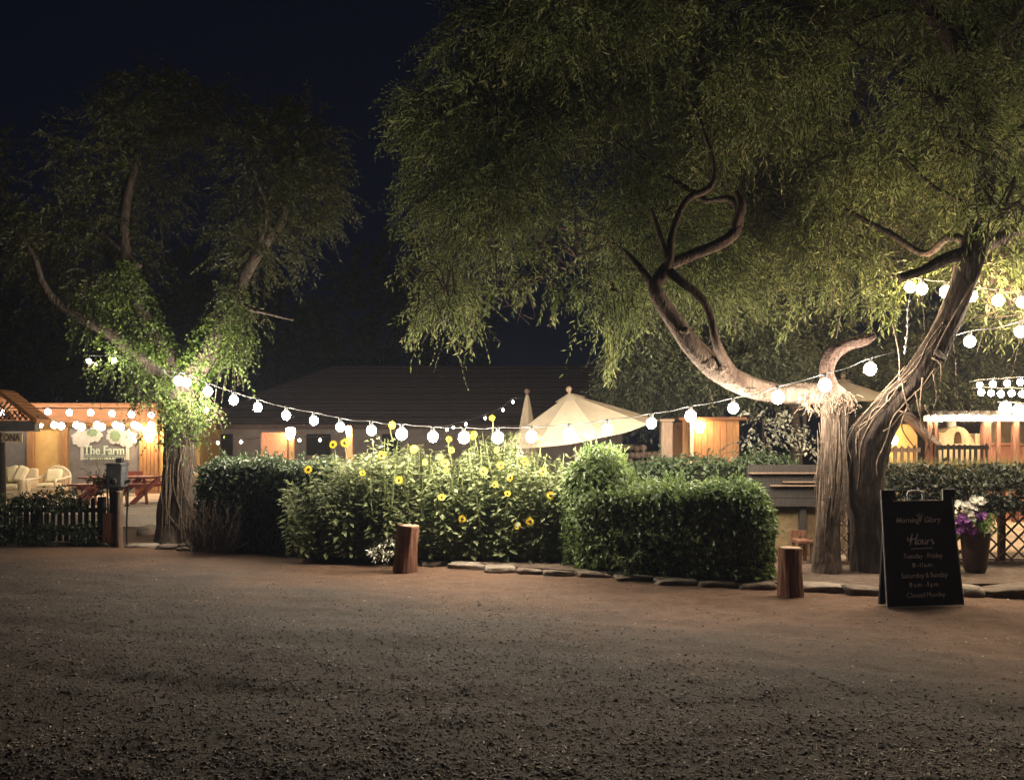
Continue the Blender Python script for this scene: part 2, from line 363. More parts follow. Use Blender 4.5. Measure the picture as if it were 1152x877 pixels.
# planted bed, patio, terrace
def sheet(name, poly, z0, z1, m):
    n = len(poly); V = [(p[0], p[1], z0) for p in poly] + [(p[0], p[1], z1) for p in poly]
    single(name, MB().add(V, [tuple(range(n, 2 * n))] + [(i, (i + 1) % n, (i + 1) % n + n, i + n) for i in range(n)]), m, kind='structure')
bed = [G(x, y - 2)[:2] for x, y in ((200, 619), (300, 622), (400, 628), (470, 634), (560, 642), (650, 649), (740, 655), (830, 660), (900, 664), (1000, 668), (1090, 664), (1250, 662))] + [(8.2, 13.4), (-5.2, 15.2)]
sheet('flower_bed', bed, -.08, .055, M_soil)
sheet('patio', [(-16, 16.4), (-4.2, 16.4), (-4.2, 25), (-16, 25)], -.1, .21, M_patio)
sheet('terrace', [(-4.1, 16), (-1, 14), (3.4, 13.6), (4.2, 11.2), (14, 11.1), (14, 24), (-4.1, 24)], -.1, .10, mat('tan_paving', (.24, .175, .12), (.36, .275, .195), 3, .95, .02, bscale=8))

# ================================================================== EDGING STONES, LOGS
def stone(px0, px1, py, hpx, label, m=M_stoned, seed=0, name='edging_stone', group='flat stones edging the planted bed', deep=.16):
    c = G((px0 + px1) / 2, py); Y = c[1]; w = (px1 - px0) / F * Y * 1.04; h = hpx / F * Y * 1.05 + .03
    r = np.random.default_rng(seed + 50); V, Fc = ICO[3]; V = V.copy()
    e = .42; V = np.sign(V) * np.abs(V) ** e; V = V / np.abs(V).max(0)
    V = V * (1 + .62 * (fbm(V * 1.7 + seed * 7.3, seed, 4) - .45))[:, None]
    V = V * np.array([w / 2, deep, h / 2]); t = r.normal(0, .05); R = np.array([[math.cos(t), -math.sin(t), 0], [math.sin(t), math.cos(t), 0], [0, 0, 1]])
    tilt = r.normal(0, .04); V = V @ R.T; V[:, 2] += V[:, 0] * tilt
    single(name, MB().add(V + c + np.array([0, deep, h / 2 - .04]), [Fc]), m, label, 'stone', group, smooth=True)
SL = [
 (472, 505, 636, 5, 'small flat edging stone just beside the leaning log bollard', M_stoned),
 (505, 546, 640, 6, 'flat edging stone second from the leaning log bollard', M_stone),
 (546, 581, 643, 6, 'pale chunky edging stone under the middle of the sunflowers', M_stone),
 (581, 612, 645, 5, 'edging stone with a flat top below the last sunflowers', M_stoned),
 (612, 652, 647, 5, 'low edging stone where the sunflowers meet the clipped hedge', M_stoned),
 (652, 694, 650, 6, 'edging stone at the near corner of the clipped hedge', M_stoned),
 (694, 738, 654, 6, 'edging stone below the pale weed sprouting from the dark hedge face', M_stoned),
 (738, 790, 658, 6, 'long edging stone below the darkest part of the clipped hedge', M_stone),
 (790, 836, 660, 6, 'edging stone second before the upright log bollard', M_stoned),
 (836, 876, 662, 6, 'edging stone touching the upright log bollard on the hedge side', M_stoned),
 (904, 958, 665, 7, 'broad pale edging stone at the foot of the pale trunk', M_stone),
 (958, 1002, 669, 8, 'broad edging stone running behind the chalkboard sign', M_stoned),
 (1083, 1110, 670, 10, 'squared tan stone block beside the chalkboard sign', M_stone),
 (1110, 1175, 670, 9, 'rough broken stone below the lattice fence', M_stoned),
 (26, 86, 613, 4, 'long pale flat stone below the picket fence', M_stone),
 (86, 118, 613, 2, 'thin dark stone sunk below the gate end of the picket fence', M_stoned),
 (140, 172, 615, 3, 'flat pale stone beside the gate post', M_stone),
 (174, 198, 617, 4, 'small rounded stone before the ivy covered trunk', M_stoned),
 (198, 232, 619, 4, 'flat stone at the root of the ivy covered trunk', M_stone),
]
for k, (a, b, py, hp, lab, m) in enumerate(SL): stone(a, b, py, hp, lab, m, seed=k)
stone(152, 168, 601, 9, 'squared stone step block leading up to the lit patio', M_stone, 31, 'stone_step', None, .25)

def log(px, pyb, pyt, wpx, lean, label, seed, m):
    c = G(px, pyb); Y = c[1]; h = (pyb - pyt) / F * Y; r = wpx / F * Y / 2
    t = thing('log_bollard', label, 'log post', c, 'log posts along the gravel lot')
    mb = MB().tube([c - [0, 0, .06], c + [lean * .3, 0, h * .4], c + [lean * .75, 0, h * .8], c + [lean, 0, h]], [r * 1.08, r * 1.0, r * .98, r * .97], 48, .015, .26, seed, freq=2.6)
    part('bark', mb, m, t, smooth=True)
    top = MB().lathe([(r * .93, -.01), (r * .9, .004), (r * .4, .008), (.005, .008)], c + [lean, 0, h + .003], 28, rough=.10, seed=seed)
    part('cut_top', top, mat('cut_wood', (.20, .13, .085), (.33, .23, .16), 20, .9, .004), t)
    return c, h, r
c1, h1, r1 = log(455, 641, 591, 24, .055, 'leaning split reddish log bollard before the sunflowers', 4, M_woodred)
c2, h2, r2 = log(889, 668, 616, 25, .0, 'short upright log bollard at the end of the clipped hedge', 9, M_woodred)

# ================================================================== A-FRAME BOARD
bl, br = G(998, 684), G(1084, 680.5)
U = unit(br - bl); Nn = np.array([-U[1], U[0], 0]);   # Nn points away from the camera
if Nn[1] < 0: Nn = -Nn
tilt = .11; VV = unit(np.array([0, 0, 1.]) + Nn * tilt + U * (-.012)); FN = np.cross(U, VV)   # toward camera
if FN[1] > 0: FN = -FN
wB = np.linalg.norm(br - bl); hB = 1.11
t = thing('chalkboard_sign', 'black folding chalkboard sign listing opening hours on the gravel', 'sign', (bl + br) / 2)
def board(O, u, v, n, th):                                     # notched panel outline
    w0 = wB; o = [(0, 0), (w0, 0), (w0 - .035, hB), (w0 - .125, hB), (w0 - .13, hB - .105), (.145, hB - .105), (.14, hB), (.03, hB)]
    A = [O + u * x + v * y for x, y in o]; n8 = len(o); V = A + [p + n * th for p in A]
    return o, MB().add(V, [tuple(range(n8)), tuple(range(2 * n8 - 1, n8 - 1, -1))] + [(i, (i + 1) % n8, (i + 1) % n8 + n8, i + n8) for i in range(n8)])
outl, mb = board(bl + [0, 0, .008], U, VV, -FN, .022); part('front_panel', mb, M_board, t)
VB = unit(np.array([0, 0, 1.]) - Nn * .06 - U * .012); O2 = bl + VV * hB * 0 + Nn * (hB * (tilt + .06)) + [0, 0, .008] + U * .03
FB = np.cross(U, VB);  FB = FB if FB[1] > 0 else -FB
_, mb = board(O2, U, VB, -FB, .022); part('rear_panel', mb, M_board, t)
e = MB(); q = [bl + [0, 0, .008] + U * x + VV * y + FN * .003 for x, y in outl]
for k in range(len(q)):
    a, b = q[k], q[(k + 1) % len(q)]; e.tube([a, b], .0065 if k not in (0,) else .005, 6, .3)
part('edge_trim', e, M_trim, t)
hd = MB(); hc = bl + U * (wB * .5) + VV * (hB - .105)
pts = [hc + U * x + VV * y - FN * .012 for x, y in ((-.085, -.01), (-.085, .07), (-.06, .098), (.05, .098), (.075, .07), (.075, -.01))]
hd.tube(pts, .011, 8, .02); part('handle', hd, M_trim, t, smooth=True)
O = lambda x, y: bl + [0, 0, .008] + U * (wB * .5 + x) + VV * y + FN * .004
LT = dict(ext=.0012)
def say(s, x, y, size, width=None, bold=.0, shear=0):
    ws = s.split(' '); cw = lambda w: sum(.45 if c in '.-1i' else 1 for c in w); tot = sum(cw(w) for w in ws) + .6 * (len(ws) - 1); u = width / tot; cx = x - width / 2
    for w in ws:                                               # each word is a piece of lettering of its own
        tx = MB(); text_mb(tx, w, size, O(cx + cw(w) * u / 2, y), U, VV, 'CENTER', shear=shear, bold=bold, width=cw(w) * u, **LT); part('lettering', tx, M_chalk, t); cx += (cw(w) + .6) * u
say('Morning', -.125, .795, .074, .25, .0005, .15); say('Glory', .14, .795, .078, .18, .0005, .15)
tx = MB()
for k in range(5):                                             # little flower between the two words
    a = math.pi * (.1 + .2 * k); c = O(.012 + .028 * math.cos(a), .845 + .03 * math.sin(a))
    tx.tube([O(.012, .80), c, c + U * .012 * math.cos(a) + VV * .012], .0028, 5, .02)
part('flower_drawing', tx, M_chalk, t)
say('Tuesday - Friday', .01, .455, .066, .42); say('8 - 11 a.m.', .0, .37, .06, .22)
say('Saturday & Sunday', .01, .27, .066, .50); say('8 a.m. - 1 p.m.', .0, .185, .06, .32); say('Closed Monday', .01, .085, .066, .41)
# handwritten "Hours"
hw = MB()
def stroke(pts, r=.0045): hw.tube([O(x, y) for x, y in pts], r, 6, .012)
x0, y0, k = -.125, .585, 1.
stroke([(-.13, .655), (-.142, .632), (-.125, .622), (-.095, .66), (-.085, .685), (-.10, .64), (-.115, .59), (-.12, .583)], .006)
stroke([(-.108, .628), (-.075, .638), (-.04, .65)], .005)
stroke([(-.03, .69), (-.045, .65), (-.06, .6), (-.055, .588), (-.035, .60)], .006)
stroke([(-.012, .63), (-.032, .617), (-.03, .594), (-.012, .588), (.002, .60), (.002, .624), (-.012, .63), (.02, .622)], .005)
stroke([(.026, .63), (.018, .602), (.028, .588), (.046, .60), (.058, .63), (.05, .60), (.058, .588), (.07, .60)], .005)
stroke([(.075, .628), (.068, .588), (.078, .615), (.10, .63), (.105, .622)], .005)
stroke([(.135, .632), (.118, .626), (.12, .612), (.14, .606), (.138, .59), (.115, .588)], .005)
stroke([(-.11, .545), (.12, .549)], .0035)
part('heading', hw, M_chalk, t)

# ================================================================== FOLIAGE GENERATORS
def crown(mb, lobes, n, seed, leaf=(.05, .10), wid=.16, tw=(.35, .8), droop=.9, per=16, gap=.42, gs=1.4, strip=True, ml=0, mt=1, holes=()):
    r = np.random.default_rng(seed); Ls = np.array([l[:7] for l in lobes], float); w = Ls[:, 6] * 1.0; w /= w.sum()
    k = r.choice(len(Ls), n, p=w); d = unit(r.normal(size=(n, 3))); rad = r.random(n) ** .45
    p = Ls[k, :3] + d * rad[:, None] * Ls[k, 3:6]
    keep = fbm(p * gs, seed, 3) > gap
    for h in holes: keep &= (((p - np.array(h[:3])) / np.array(h[3:6])) ** 2).sum(1) > 1
    p, d = p[keep], d[keep]; n = len(p)
    out = d.copy(); out[:, 2] *= .35; out += r.normal(0, .55, (n, 3)); out[:, 2] += .1; out = unit(out)
    ln = r.uniform(*tw, n); dr = droop * r.uniform(.5, 1.4, n)
    t = (np.arange(per) + .7) / per
    pos = p[:, None] + out[:, None] * (ln[:, None] * t)[..., None] * .8
    pos[..., 2] -= (dr * ln)[:, None] * t ** 2 * .9
    tan = out[:, None] * .8 + 0 * pos; tan[..., 2] -= 2 * dr[:, None] * t * .9; tan = unit(tan)
    side = unit(np.cross(tan, r.normal(size=(n, 1, 3)))); sg = np.where(np.arange(per) % 2, 1., -1.)[None, :, None]
    D = unit(tan * .75 + side * sg * r.uniform(.45, 1.0, (n, per, 1)) + r.normal(0, .22, (n, per, 3)) + np.array([0, 0, -.18]))
    N = r.normal(size=(n, per, 3)); N[..., 2] += .6
    L = r.uniform(*leaf, (n, per)) * r.uniform(.65, 1.15, (n, 1))
    mb.leaves(pos.reshape(-1, 3), D.reshape(-1, 3), N.reshape(-1, 3), L.ravel(), L.ravel() * wid, ml, .2)
    if strip:                                                  # the twig itself: a thin three-sided stalk
        ts = np.array([0, .35, .7, 1.]); q = p[:, None] + out[:, None] * (ln[:, None] * ts)[..., None] * .8; q[..., 2] -= (dr * ln)[:, None] * ts ** 2 * .9
        x = unit(np.cross(out, np.array([0, 0, 1.])))[:, None] * .0035; y = np.array([0, 0, .0035])
        a, b, c = q + x, q - x * .5 + y, q - x * .5 - y; V = np.stack([a, b, c], 2).reshape(-1, 3)
        base = (np.arange(n) * 12)[:, None, None]; sgm = (np.arange(3) * 3)[None, :, None]; idx = []
        for u, v in ((0, 1), (1, 2), (2, 0)): idx.append(np.concatenate([base + sgm + u, base + sgm + v, base + sgm + 3 + v, base + sgm + 3 + u], -1).reshape(-1, 4))
        mb.add(V, [np.vstack(idx)], mt)
def boughs(mb, lobes, seed, m=1):                              # thin boughs fanning through each clump of a crown
    r = np.random.default_rng(seed)
    for l in lobes:
        c = np.array(l[:3]); e = np.array(l[3:6]); base = c + np.array([0, .2, -.2]) * e
        for q in range(5):
            d = unit(r.normal(size=3)) * e * .95; d[1] = -abs(d[1]) * .8; b = c + d
            mb.tube([base, base * .55 + b * .45 + r.normal(0, .10, 3) + [0, 0, .15], b], [.022, .013, .004], 6, .12, .1, q, m)
            for k in range(3): a = base * .4 + b * .6 + r.normal(0, .05, 3); mb.tube([a, a + r.normal(0, .18, 3) + [0, -.05, -.05], a + r.normal(0, .34, 3) + [0, -.1, -.2]], [.009, .006, .002], 5, .12, m=m)
def lobe(px, py, Y, rpx, rpy, rd, w=None):
    c = P(px, py, Y); rx, rz = rpx / F * Y, rpy / F * Y
    return [*c, rx, rd, rz, w or (rx * rd * rz) ** .8]
def sprays(mb, items, seed, leaf=(.05, .11), wid=.22, ml=0, mt=1):   # long hanging strands ending at a point: (px,py top, px,py tip, Y, strands)
    r = np.random.default_rng(seed)
    for (x0, y0, x1, y1, Y, ns) in items:
        for s_ in range(ns):
            a = P(x0, y0, Y) + r.normal(0, .10, 3); b = P(x1, y1, Y) + r.normal(0, .07, 3); b[2] += abs(r.normal(0, .12))
            m = (a + b) / 2 + np.array([r.normal(0, .06), r.normal(0, .06), .12])
            C, _ = catmull([a, m, b], [1, 1, 1], .022); n = len(C); T = unit(np.gradient(C, axis=0))
            sd = unit(np.cross(T, r.normal(size=(n, 3)))); D = unit(T * .7 + sd * r.uniform(.5, 1, (n, 1)) + [0, 0, -.35])
            L = r.uniform(*leaf, n); mb.leaves(C, D, r.normal(size=(n, 3)) + [0, -.3, .4], L, L * wid, ml, .2)
            mb.tube([a, m, b], [.006, .004, .002], 4, .12, m=mt)
def surfleaves(mb, C, N, seed, leaf=(.05, .09), wid=.6, jit=.05, down=.6, m=0):   # leaves on a surface: outward normals, tips down
    r = np.random.default_rng(seed); n = len(C); N = unit(N + r.normal(0, .45, (n, 3)))
    D = unit(r.normal(0, .7, (n, 3)) + np.array([0, 0, -down])); L = r.uniform(*leaf, n)
    mb.leaves(C + N * r.normal(0, jit, (n, 1)), D, N, L, L * wid, m, .18)
def ivy_tube(mb, pts, rad, n, seed, spread=.12, leaf=(.035, .075), wid=.68, m=0):
    C, R = catmull(pts, rad, .03); r = np.random.default_rng(seed); k = r.integers(0, len(C), n); d = unit(r.normal(size=(n, 3)))
    T = unit(np.gradient(C, axis=0))[k]; d = unit(d - T * (d * T).sum(-1, keepdims=True))
    clump = fbm(C[k] * 3 + d * .8, seed, 3); off = R[k] + spread * np.clip((clump - .3) * 4, 0, 1.6) * r.random(n)
    keep = clump > .36; surfleaves(mb, (C[k] + d * off[:, None])[keep], d[keep], seed + 1, leaf, wid, .03, .7, m)

def hedge(name, label, cat, front, depth, top, nl, seed, leafm, leaf=(.05, .085), wid=.6, group=None, taper=.05, bump=.06, endround=.28):
    """front: [(px,py_ground)] along the foot; top: z at each point"""
    pts = np.array([G(*f) for f in front]); C, zt = catmull(pts, top, .06); n = len(C); T = unit(np.gradient(C, axis=0)); B = np.cross(np.array([0, 0, 1.]), T); B[B[:, 1] < 0] *= -1
    prof = []                                                  # (depth fraction, height fraction)
    for a in np.linspace(0, 1, 9): prof.append((.03 * math.sin(a * math.pi), a * .80))
    for a in np.linspace(.08, .5, 8): prof.append((.5 * (1 - math.cos(a * math.pi)), .80 + .20 * math.sin(a * math.pi) ** .7))
    for a in np.linspace(.5, 1, 7)[1:]: prof.append((.5 - .5 * math.cos(a * math.pi), .80 + .20 * math.sin(a * math.pi) ** .7))
    prof.append((1, .3)); prof.append((.97, 0)); prof = np.array(prof); m = len(prof)
    Lc = np.concatenate([[0], np.cumsum(np.linalg.norm(np.diff(C, axis=0), axis=1))]); s_ = Lc / Lc[-1]
    ed = np.minimum(Lc, Lc[-1] - Lc) / endround; sc = np.sqrt(np.clip(1 - (1 - np.clip(ed, 0, 1)) ** 2, .02, 1))
    dp = .5 + (prof[None, :, 0] - .5) * (.35 + .65 * sc[:, None]); hh = prof[None, :, 1] * (.55 + .45 * sc[:, None])
    X = C[:, None] + B[:, None] * (dp * depth)[..., None]; X[..., 2] = hh * zt[:, None]
    q = X.reshape(-1, 3); X = X + (B[:, None] * 0); nz = (fbm(q * 2.3, seed, 4) - .46).reshape(n, m) * bump * 4
    cen = C[:, None] + B[:, None] * depth * .5; cen[..., 2] = zt[:, None] * .5; dirn = unit(X - cen); X = X + dirn * nz[..., None]; X[..., 2] = np.maximum(X[..., 2], .03)
    t = thing(name, label, cat, (*(X[:, :, :2].reshape(-1, 2).mean(0)), 0), group)
    ii = np.arange(n - 1)[:, None] * m; jj = np.arange(m - 1)[None]; Q = np.stack([ii + jj, ii + m + jj, ii + m + jj + 1, ii + jj + 1], -1).reshape(-1, 4)
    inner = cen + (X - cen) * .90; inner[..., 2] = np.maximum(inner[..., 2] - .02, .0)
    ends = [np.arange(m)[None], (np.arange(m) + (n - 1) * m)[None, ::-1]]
    part('light_block_core', MB().add(inner.reshape(-1, 3), [Q] + ends), M_core, t)  # dark solid core added behind the leaves to block light
    r = np.random.default_rng(seed); a, b = r.random(nl) * (n - 1.001), r.random(nl) ** .92 * (m - 1.001); ia, ib = a.astype(int), b.astype(int); fa, fb = (a - ia)[:, None], (b - ib)[:, None]
    p = X[ia, ib] * (1 - fa) * (1 - fb) + X[ia + 1, ib] * fa * (1 - fb) + X[ia, ib + 1] * (1 - fa) * fb + X[ia + 1, ib + 1] * fa * fb
    mb = MB(); surfleaves(mb, p, unit(p - cen[ia, 0] * np.array([1, 1, 1])), seed + 1, leaf, wid, .045, .55)
    sh_ = mb; k = r.integers(0, len(p), int(nl / 110)); up = p[k] - cen[ia[k], 0]; up = unit(up) + [0, 0, .5]      # stray shoots
    for a0, d0 in zip(p[k], unit(up + r.normal(0, .35, up.shape))):
        ln = r.uniform(.08, .26); C_, _ = catmull([a0, a0 + d0 * ln * .6, a0 + d0 * ln + [0, 0, -.03]], [1, 1, 1], .028); nn_ = len(C_); sh_.tube([a0, C_[-1]], [.003, .0015], 4, .2, m=1)
        sh_.leaves(C_, r.normal(0, .6, (nn_, 3)) + d0, r.normal(0, .5, (nn_, 3)) + [0, -.3, .6], r.uniform(.04, .075, nn_), .028, 0)
    part('foliage', mb, [leafm, M_bark_dark], t)
    return t, X
# ================================================================== HEDGES
tH, XH = hedge('clipped_hedge', 'long clipped green hedge with leafy top and dark shaded face', 'hedge', [(640, 645), (720, 651), (800, 657), (872, 660)], .85, [1.02, 1.01, 1.04, 1.03], 15000, 3, M_hedge)
tL, XL = hedge('clipped_hedge', 'dark low hedge between the ivy trunk and the sunflowers', 'hedge', [(214, 617), (290, 621), (372, 626)], .75, [1.28, 1.26, 1.24], 9000, 5, M_hedged, (.06, .10))
tV, XV = hedge('vine_shrub', 'rounded feathery green shrub rising at the end of the sunflowers', 'shrub', [(628, 641), (655, 643), (688, 646)], .8, [1.42, 1.46, 1.35], 5200, 8, M_hedge, (.06, .11), .3)
tB, XB = hedge('back_hedge', 'dark grey green hedge in shade behind the bright clipped hedge', 'hedge', [(672, 622), (760, 624), (850, 627), (912, 629)], .7, [1.30, 1.28, 1.36, 1.3], 4200, 12, M_hedged, (.05, .09))
# ================================================================== SUNFLOWERS
heads = [(441, 478), (553.6, 470), (505, 494), (533, 490), (508, 506), (495, 514), (501, 521), (502, 529), (478, 520), (449, 540), (559, 506), (544, 530), (557, 545),
         (571, 555), (497, 559), (574, 537), (563, 523), (375, 500), (388, 498), (347, 528), (408, 532), (520, 583), (582, 591), (596, 586), (619, 557), (611, 530), (608, 494), (430, 512), (466, 505), (590, 519)]
SP = [(352, 1.12, 'sunflower plant at the dark hedge end of the flowering clump'),
      (382, 1.42, 'sunflower plant with two small heads before the warm lit post'),
      (412, 1.42, 'sunflower plant with one yellow head standing clear of the dark hedge'),
      (440, 1.62, 'sunflower plant with a bright head above its leaves over the leaning log'),
      (470, 1.46, 'sunflower plant growing just beyond the leaning log bollard'),
      (500, 1.45, 'sunflower plant carrying a close column of five yellow heads'),
      (528, 1.50, 'sunflower plant with one big head level with the hanging bulbs'),
      (555, 1.72, 'tallest sunflower plant with a lone head above the bulb string'),
      (580, 1.40, 'sunflower plant with low pale heads under the folded umbrella'),
      (606, 1.46, 'sunflower plant with slim upright shoots before the open umbrella'),
      (632, 1.30, 'sunflower plant against the feathery green shrub')]
M_stem = mat('green_stem', (.08, .10, .03), (.14, .16, .06), 20)
hd_of = {k: [] for k in range(len(SP))}
for h in heads: hd_of[min(range(len(SP)), key=lambda k: abs(SP[k][0] - h[0]))].append(h)
for k, (px, ht, lab) in enumerate(SP):
    r = np.random.default_rng(100 + k); Y0 = 11.98 - .38 * (px - 352) / 280; base = np.array([XZ(px, Y0), Y0, .05]); wide = .50
    t = thing('sunflower_plant', lab, 'sunflower', base, 'sunflower plants in the flowering clump')
    st = MB(); lv = MB(); ns = 42
    for s_ in range(ns):
        fy = r.uniform(-.55, .55); top = ht * r.uniform(.86, 1.0) * (1 - .30 * max(0, -fy - .1)) if s_ else ht
        if s_ % 3 == 0: top *= r.uniform(.45, .8)
        a = base + [r.uniform(-.6, .6) * wide * .6, fy * .8, 0]; b = base + [r.uniform(-.75, .75) * wide, fy, top - .05]; mid = (a + b) / 2 + [r.normal(0, .05), r.normal(0, .05), .05]
        st.tube([a, mid, b], [.009, .007, .004], 5, .15)
        C, _ = catmull([a, mid, b], [1, 1, 1], .021); n = len(C); sel = np.arange(4, n); C = C[sel] + r.normal(0, .012, (len(sel), 3)); az = np.arange(len(sel)) * 2.4 + r.uniform(0, 6) + r.normal(0, .4, len(sel))
        el = r.uniform(-.75, .35, len(sel)); D = np.stack([np.cos(az), np.sin(az), el], -1); Nn_ = np.stack([-np.cos(az) * el, -np.sin(az) * el, np.ones(len(sel))], -1) + r.normal(0, .3, (len(sel), 3))
        L = r.uniform(.07, .145, len(sel)) * np.clip(1.15 - .4 * np.linspace(0, 1, len(sel)), .5, 1.2); pet = .04
        lv.leaves(C + unit(D) * pet, D, Nn_, L, L * .54, 0, .15)
    part('stem', st, M_stem, t); part('foliage', lv, M_sun, t)
    for (hx, hy) in hd_of[k]:
        Yh = Y0 - (.50 if hy > 512 else .30) - (.12 if hy > 550 else 0); c = P(hx, hy, Yh); R_ = r.uniform(.034, .052)
        nrm = unit(np.array([r.normal(0, .35), -1, r.uniform(-.1, .5)])); u = unit(np.cross(nrm, [0, 0, 1.])); v = np.cross(u, nrm)
        fm = MB(); q = 13; a = np.arange(q) / q * 6.283 + r.random(); D = np.cos(a)[:, None] * u + np.sin(a)[:, None] * v
        fm.leaves(c + D * R_ * .35, D + nrm * .12, np.tile(nrm, (q, 1)), R_ * .95, R_ * .46, 0, .1)
        ring = [c + nrm * .006 + (math.cos(x) * u + math.sin(x) * v) * R_ * .44 for x in np.linspace(0, 6.283, 12, endpoint=False)]
        fm.add(ring + [c + nrm * .018, c - nrm * .012], [(i, (i + 1) % 12, 12) for i in range(12)] + [((i + 1) % 12, i, 13) for i in range(12)], 1)
        fm.tube([c - nrm * .012, c - nrm * .05 - [0, 0, .06], c + [0, .12, -.22]], [.006, .006, .006], 5, .06, m=2)
        part('flower_head', fm, [M_petal, M_disc, M_stem], t)

# ================================================================== BULB STRINGS
def bulb_thing(name, label, cat, pts, bulbs, r, m, group=None, hang=.06, socket=True, sub=2, cable_r=.006, cm=None):
    """pts: world cable points; bulbs: world bulb centres"""
    t = thing(name, label, cat, (*np.array(pts[0])[:2], 0), group); mb = MB()
    q = [np.array(p, float) for p in pts]; rs = np.random.default_rng(len(q)); pts = [q[0]]
    for a, b in zip(q[:-1], q[1:]): pts += [(a + b) / 2 - [0, 0, .03 * np.linalg.norm(b - a) * rs.uniform(.2, 1.3)], b]
    mb.tube(pts, cable_r, 5, .06)
    for b in bulbs: mb.tube([np.array(b) + [0, 0, r + hang + .012], np.array(b) + [0, 0, r + hang - .02]], cable_r * .9, 4, .2)
    part('cable', mb, cm or M_cable, t)
    for b in bulbs:
        k_ = rs.uniform(.92, 1.05); bm_ = MB(); bm_.ball(b, r * k_, sub, scale=(1, 1, 1.10)); o = part('bulb', bm_, m, t, smooth=True)
        if socket:
            s_ = MB().lathe([(r * .42, r * .85), (r * .42, r * 1.0), (r * .36, r * 1.05), (r * .34, r * 1.05 + hang * .8), (r * .2, r * 1.05 + hang)], b, 10); part('socket', s_, M_black, o)
    return t
SD = [(100, 13.3), (200, 13.2), (235, 13.3), (300, 13.5), (345, 13.3), (400, 12.1), (450, 11.1), (520, 10.82), (580, 10.95), (640, 11.25), (733, 11.2), (830, 10.8), (875, 10.25), (928, 9.8), (979, 10.2), (1040, 10.75), (1148, 10.8), (1300, 10.2), (1600, 8.9)]
def sdepth(px): return float(np.interp(px, [a for a, _ in SD], [b for _, b in SD]))
B1 = [(201, 428), (210, 430), (234, 440), (263, 450), (290, 458), (322, 467), (353, 473), (383, 480), (418, 484), (452, 488), (487, 491), (522, 492), (560, 492), (598, 491), (640, 488), (683, 483),
      (733, 476), (777, 468), (825, 459), (875, 447), (928, 433), (979, 415), (1091, 384), (1148, 373), (1205, 362), (1266, 349), (1330, 334), (1400, 316), (1475, 296)]
RB = .066
b1 = [P(x, y, sdepth(x)) for x, y in B1]
bulb_thing('bulb_string', 'long string of glowing globe bulbs sagging over the hedges and sunflowers', 'string lights', [P(188, 416, 13.4)] + [b + [0, 0, RB + .06] for b in b1], b1, RB, M_bulb)
B2 = [(1024, 323), (1037, 325), (1064, 328), (1093, 333), (1123, 338), (1150, 340), (1178, 341), (1206, 341), (1250, 338), (1300, 332), (1360, 322), (1425, 308)]
b2 = [P(x, y, 10.75 + .02 * k) for k, (x, y) in enumerate(B2)]
bulb_thing('bulb_string', 'upper string of amber globe bulbs tied across the dark leaning trunk', 'string lights', [P(1008, 312, 10.85)] + [b + [0, 0, RB + .06] for b in b2], b2, RB, M_warm)
# little bulb string into the ivy
b3 = [P(232, 461, 13.75), P(128, 405, 13.45), P(100, 406, 13.4)]
bulb_thing('bulb_string', 'short string with small bulbs half hidden in the ivy', 'string lights', [P(232, 452, 13.75), P(205, 432, 13.6), P(165, 402, 13.5), P(128, 399, 13.45), P(100, 400, 13.4)], b3, .032, M_bulb, hang=.03)
def far_row(label, pix, Y, r, m, ext=12):
    b = [P(x, y, Y) for x, y in pix]; a = P(pix[0][0] - ext, pix[0][1] - 4, Y); z = P(pix[-1][0] + ext, pix[-1][1] - 4, Y)
    return bulb_thing('fairy_lights', label, 'string lights', [a] + [p + [0, 0, r + .05] for p in b] + [z], b, r, m, None, .05, False, 2, .006)
far_row('row of tiny white lights behind the dark low hedge', [(220, 498), (245, 498), (271, 497), (296, 496), (337, 495), (360, 495)], 19.5, .028, M_fairy)
far_row('rising row of tiny white lights before the folded umbrella', [(503, 483), (510, 481), (524, 477), (546, 470), (566, 461), (577, 452)], 17.5, .024, M_fairy)
far_row('upper row of bulbs along the brown fascia of the building', [(2, 464), (32, 464), (54, 463), (78, 464), (102, 464), (126, 465), (148, 466), (170, 467)], 22.2, .07, M_house)
far_row('lower row of bulbs along the eave of the building', [(45, 477), (61, 478), (69, 479), (86, 478), (92, 480), (109, 478), (115, 480), (130, 478), (136, 480), (151, 478), (156, 480), (170, 478)], 19.9, .07, M_house)
far_row('double row of golden bulbs above the white garland, upper line', [(1102, 433), (1117, 432), (1133, 431), (1148, 430), (1164, 430)], 16.5, .055, M_warm)
far_row('double row of golden bulbs above the white garland, lower line', [(1104, 441), (1115, 442), (1126, 443), (1138, 442), (1150, 443), (1162, 443)], 15.6, .055, M_warm)
# garland
g = []; r = np.random.default_rng(8)
for k in range(34): g.append(P(1045 + k * 3.5, 468.5 + r.uniform(-1.2, 3.8), 16.0 - .02 * (k % 3)))
bulb_thing('icicle_garland', 'thick glowing white garland of lights along the pergola beam', 'string lights', [P(1042, 467, 16)] + [P(1042 + q * 10, 467, 16) for q in range(1, 13)], g, .035, M_garl, None, .02, False, 1)
gl = [P(1131, 459, 15.8), P(1146, 461, 15.8)]
bulb_thing('pergola_lamps', 'pair of large white bulbs above the white garland', 'lamp', [P(1122, 452, 15.8), P(1136, 452, 15.8), P(1160, 454, 15.8)], gl, .10, M_garl, None, .03)

